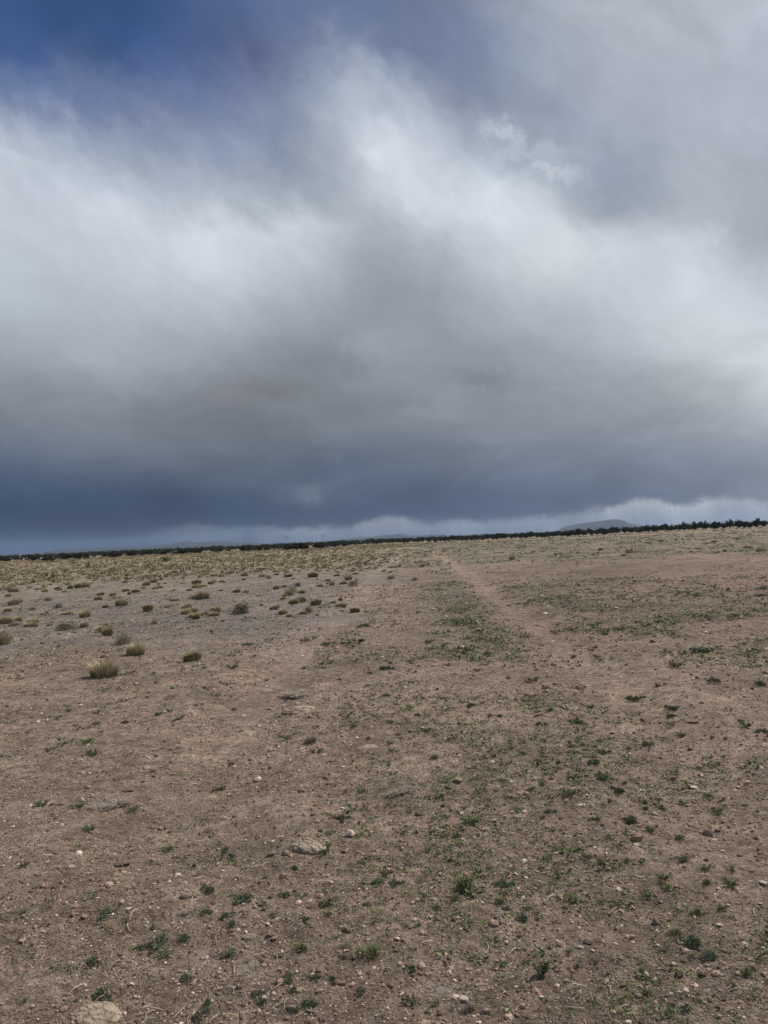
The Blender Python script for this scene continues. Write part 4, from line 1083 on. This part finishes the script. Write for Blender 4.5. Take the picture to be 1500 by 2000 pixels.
def stuff_leaves(name, n, r0_, r1_, dens, per, size, mats, hk=.6, seed=0, kind='cushion'):
    """countless small plants as one mesh"""
    g = np.random.default_rng(seed)
    az = np.radians(g.uniform(-34, 34, n)); r = np.exp(g.uniform(np.log(r0_), np.log(r1_), n))
    x, y = r * np.sin(az), r * np.cos(az)
    keep = g.uniform(0, 1, n) < dens(x, y, r, np.degrees(az)); x, y, r = x[keep], y[keep], r[keep]; n = len(x)
    w = size(r, g, n)
    pr = []
    for k in range(10):
        if kind == 'blades':
            v, f = blades(g, per, 1.0, 1.0, .16, .7, .5); pr.append((v, f, np.tile(np.clip(g.normal(.5, .2, per), 0, 1), 3)))
        else:
            v, f, t = cushion(g, per, 1.0, .8, .42 if per > 20 else .6, .2); pr.append((v, f, t))
    a = g.uniform(0, 6.28, n); c, s = np.cos(a), np.sin(a); z = height(x, y); ty = g.integers(0, 10, n); tv = g.normal(0, .16, n)
    VS, FS, TS, o = [], [], [], 0
    for k in range(10):
        m = ty == k
        if not m.any(): continue
        v, f, t = pr[k]; nn = int(m.sum()); ww = w[m][:, None] / 2
        V = np.stack([(v[:, 0] * c[m][:, None] - v[:, 1] * s[m][:, None]) * ww + x[m][:, None], (v[:, 0] * s[m][:, None] + v[:, 1] * c[m][:, None]) * ww + y[m][:, None],
                      v[:, 2] * ww * hk * g.uniform(.7, 1.3, (nn, 1)) + z[m][:, None]], -1)
        FS.append((f[None] + (np.arange(nn) * len(v))[:, None, None]).reshape(-1, f.shape[1]) + o); VS.append(V.reshape(-1, 3)); o += nn * len(v)
        TS.append(np.clip(t[None] + tv[m][:, None], 0, 1).ravel())
    ob = link(name, mesh_np(name, np.vstack(VS), np.vstack(FS), MAT[mats], False, None, {'tint': np.concatenate(TS)})); ob['kind'] = 'stuff'


stuff_gravel(); stuff_litter()
Z = lambda x, y, k: zones(x, y)[k]
cl = lambda x, y, s, seed, a, b: sstep(fbm(x / s, y / s, seed), a, b)
stuff_leaves('weed_seedlings', 64000, 2.2, 26, lambda x, y, r, a: cl(x, y, 1.0, 61, .44, .62) * (.12 + .75 * Z(x, y, 'green') + .22 * (a > -5) + .25 * (a > 3)) * (1 - .85 * Z(x, y, 'track')), 13, lambda r, g, n: np.minimum(.008 + .0064 * r, .085) * np.exp(g.normal(0, .45, n)), 'herb', .5, 51)
stuff_leaves('weed_ground_cover', 110000, 14, 150, lambda x, y, r, a: cl(x, y, 1.6, 62, .40, .58) * (.05 + .16 * (a > -3) + .6 * Z(x, y, 'green')) * (1 - .8 * Z(x, y, 'track')), 9, lambda r, g, n: (.035 + .0027 * r) * np.exp(g.normal(0, .45, n)), 'weed', .4, 52)
stuff_leaves('dead_ground_cover', 46000, 6, 70, lambda x, y, r, a: cl(x, y, 1.2, 64, .42, .6) * (.05 + .6 * Z(x, y, 'grey') + .12 * (a < 0)) * (1 - .9 * Z(x, y, 'track')), 12, lambda r, g, n: (.04 + .0045 * r) * np.exp(g.normal(0, .4, n)), 'dead', .22, 53, 'blades')
stuff_leaves('far_grass', 44000, 38, 430, lambda x, y, r, a: (.25 + .75 * cl(x, y, 4., 63, .4, .58)) * (.02 + .8 * Z(x, y, 'straw') + .06 * (a < 2)), 26, lambda r, g, n: (.26 + .0014 * r) * np.exp(g.normal(0, .38, n)), 'straw', .8, 54, 'blades')
stuff_leaves('far_brush', 6500, 45, 420, lambda x, y, r, a: (.1 + .9 * cl(x, y, 5., 66, .42, .6)) * (.12 + .35 * Z(x, y, 'straw')), 16, lambda r, g, n: (.34 + .0016 * r) * np.exp(g.normal(0, .4, n)), 'brush', .6, 55)

# ------------------------------------------------------------------ labels that single out each scattered plant and stone
def name_all():
    marks = [(t[2], t[3], t[5].split(',')[0]) for t in THINGS if t[5]]
    used = {}
    todo = sorted([t for t in THINGS if not t[5]], key=lambda t: -t[4] / math.hypot(t[2], t[3]))
    rows = []
    for t in todo:
        o, word, x, y, w, _ = t
        r = math.hypot(x, y)
        i = min(range(len(marks)), key=lambda q: math.hypot((marks[q][0] - x), (marks[q][1] - y)) * (1 + .02 * len(marks[q][2].split())))
        mx, my, ml = marks[i]
        ang, mang = math.atan2(x, y), math.atan2(mx, my); mr = math.hypot(mx, my)
        if abs(ang - mang) * r > abs(r - mr) * .6: side = 'right of' if ang > mang else 'left of'
        else: side = 'beyond' if r > mr else 'in front of'
        rows.append((i, side, word, math.hypot(mx - x, my - y), o))
    rows.sort(key=lambda q: q[3])
    short = lambda s, n: ' '.join(s.split()[:n])
    cut = {}
    for i, m in enumerate(marks):                             # the shortest opening of each landmark's label that no other shares
        ws = m[2].split()
        for n in range(3, len(ws) + 1):
            c = ' '.join(ws[:n])
            if ws[n - 1] in ('a', 'the', 'of', 'by', 'with', 'in', 'at', 'to', 'on', 'over', 'and', 'just', 'left', 'right', 'its', 'below', 'beside', 'near', 'behind', 'above', 'small', 'dark', 'pale', 'green', 'grey', 'white', 'straw', 'set', 'cut', 'touching', 'standing', 'lying', 'out', 'beyond', 'that', 'bare', 'one', 'grey-green', 'yellow-green', 'western', 'eastern', 'wheel', 'largest', 'upright', 'round', 'big', 'cracked', 'long', 'fine', 'leaning', 'growing', 'flat', 'bright', 'thin', 'low', 'very', 'rounded', 'tiny', 'brown', 'middle', 'left.', 'alone', 'dead', 'further', 'pointed', 'oval', 'wide', 'surrounded', 'stone,'): continue
            if sum(1 for q in marks if q[2].startswith(c)) == 1: break
        cut[i] = c
    for i, side, word, d, o in rows:
        key = (i, side, word); used[key] = used.get(key, 0) + 1; k = used[key]
        nth = 'nearest' if k == 1 else (ORD[k - 1] + '-nearest' if k <= 30 else 'far')
        lab = f'{word}, {nth} {side} the {cut[i]}'
        if len(lab.split()) > 16: lab = f'{word}, {nth} {side} the {short(cut[i], 16 - len(f"{word} {nth} {side} the".split()))}'
        o['label'] = lab


name_all()

# ------------------------------------------------------------------ the air
def haze():
    import bmesh
    bm = bmesh.new(); bmesh.ops.create_cube(bm, size=1.0)
    me = bpy.data.meshes.new('haze'); bm.to_mesh(me); bm.free()
    m = bpy.data.materials.new('thin_air'); m.use_nodes = True; t = NT(m.node_tree); t.n.clear()
    v = t.new('ShaderNodeVolumePrincipled', {'Color': (.5, .68, 1.0, 1), 'Density': HAZE, 'Anisotropy': .2})
    o_ = t.new('ShaderNodeOutputMaterial'); t.l.new(v.outputs[0], o_.inputs['Volume'])
    me.materials.append(m)
    o = link('haze', me); o['kind'] = 'stuff'
    zs = [min((ob.matrix_world.translation.z for ob in COL.objects)), -12]
    o.scale = (20000, 20000, 150); o.location = (0, 0, 150 / 2 - 14)


HAZE = 5.2e-5
haze()
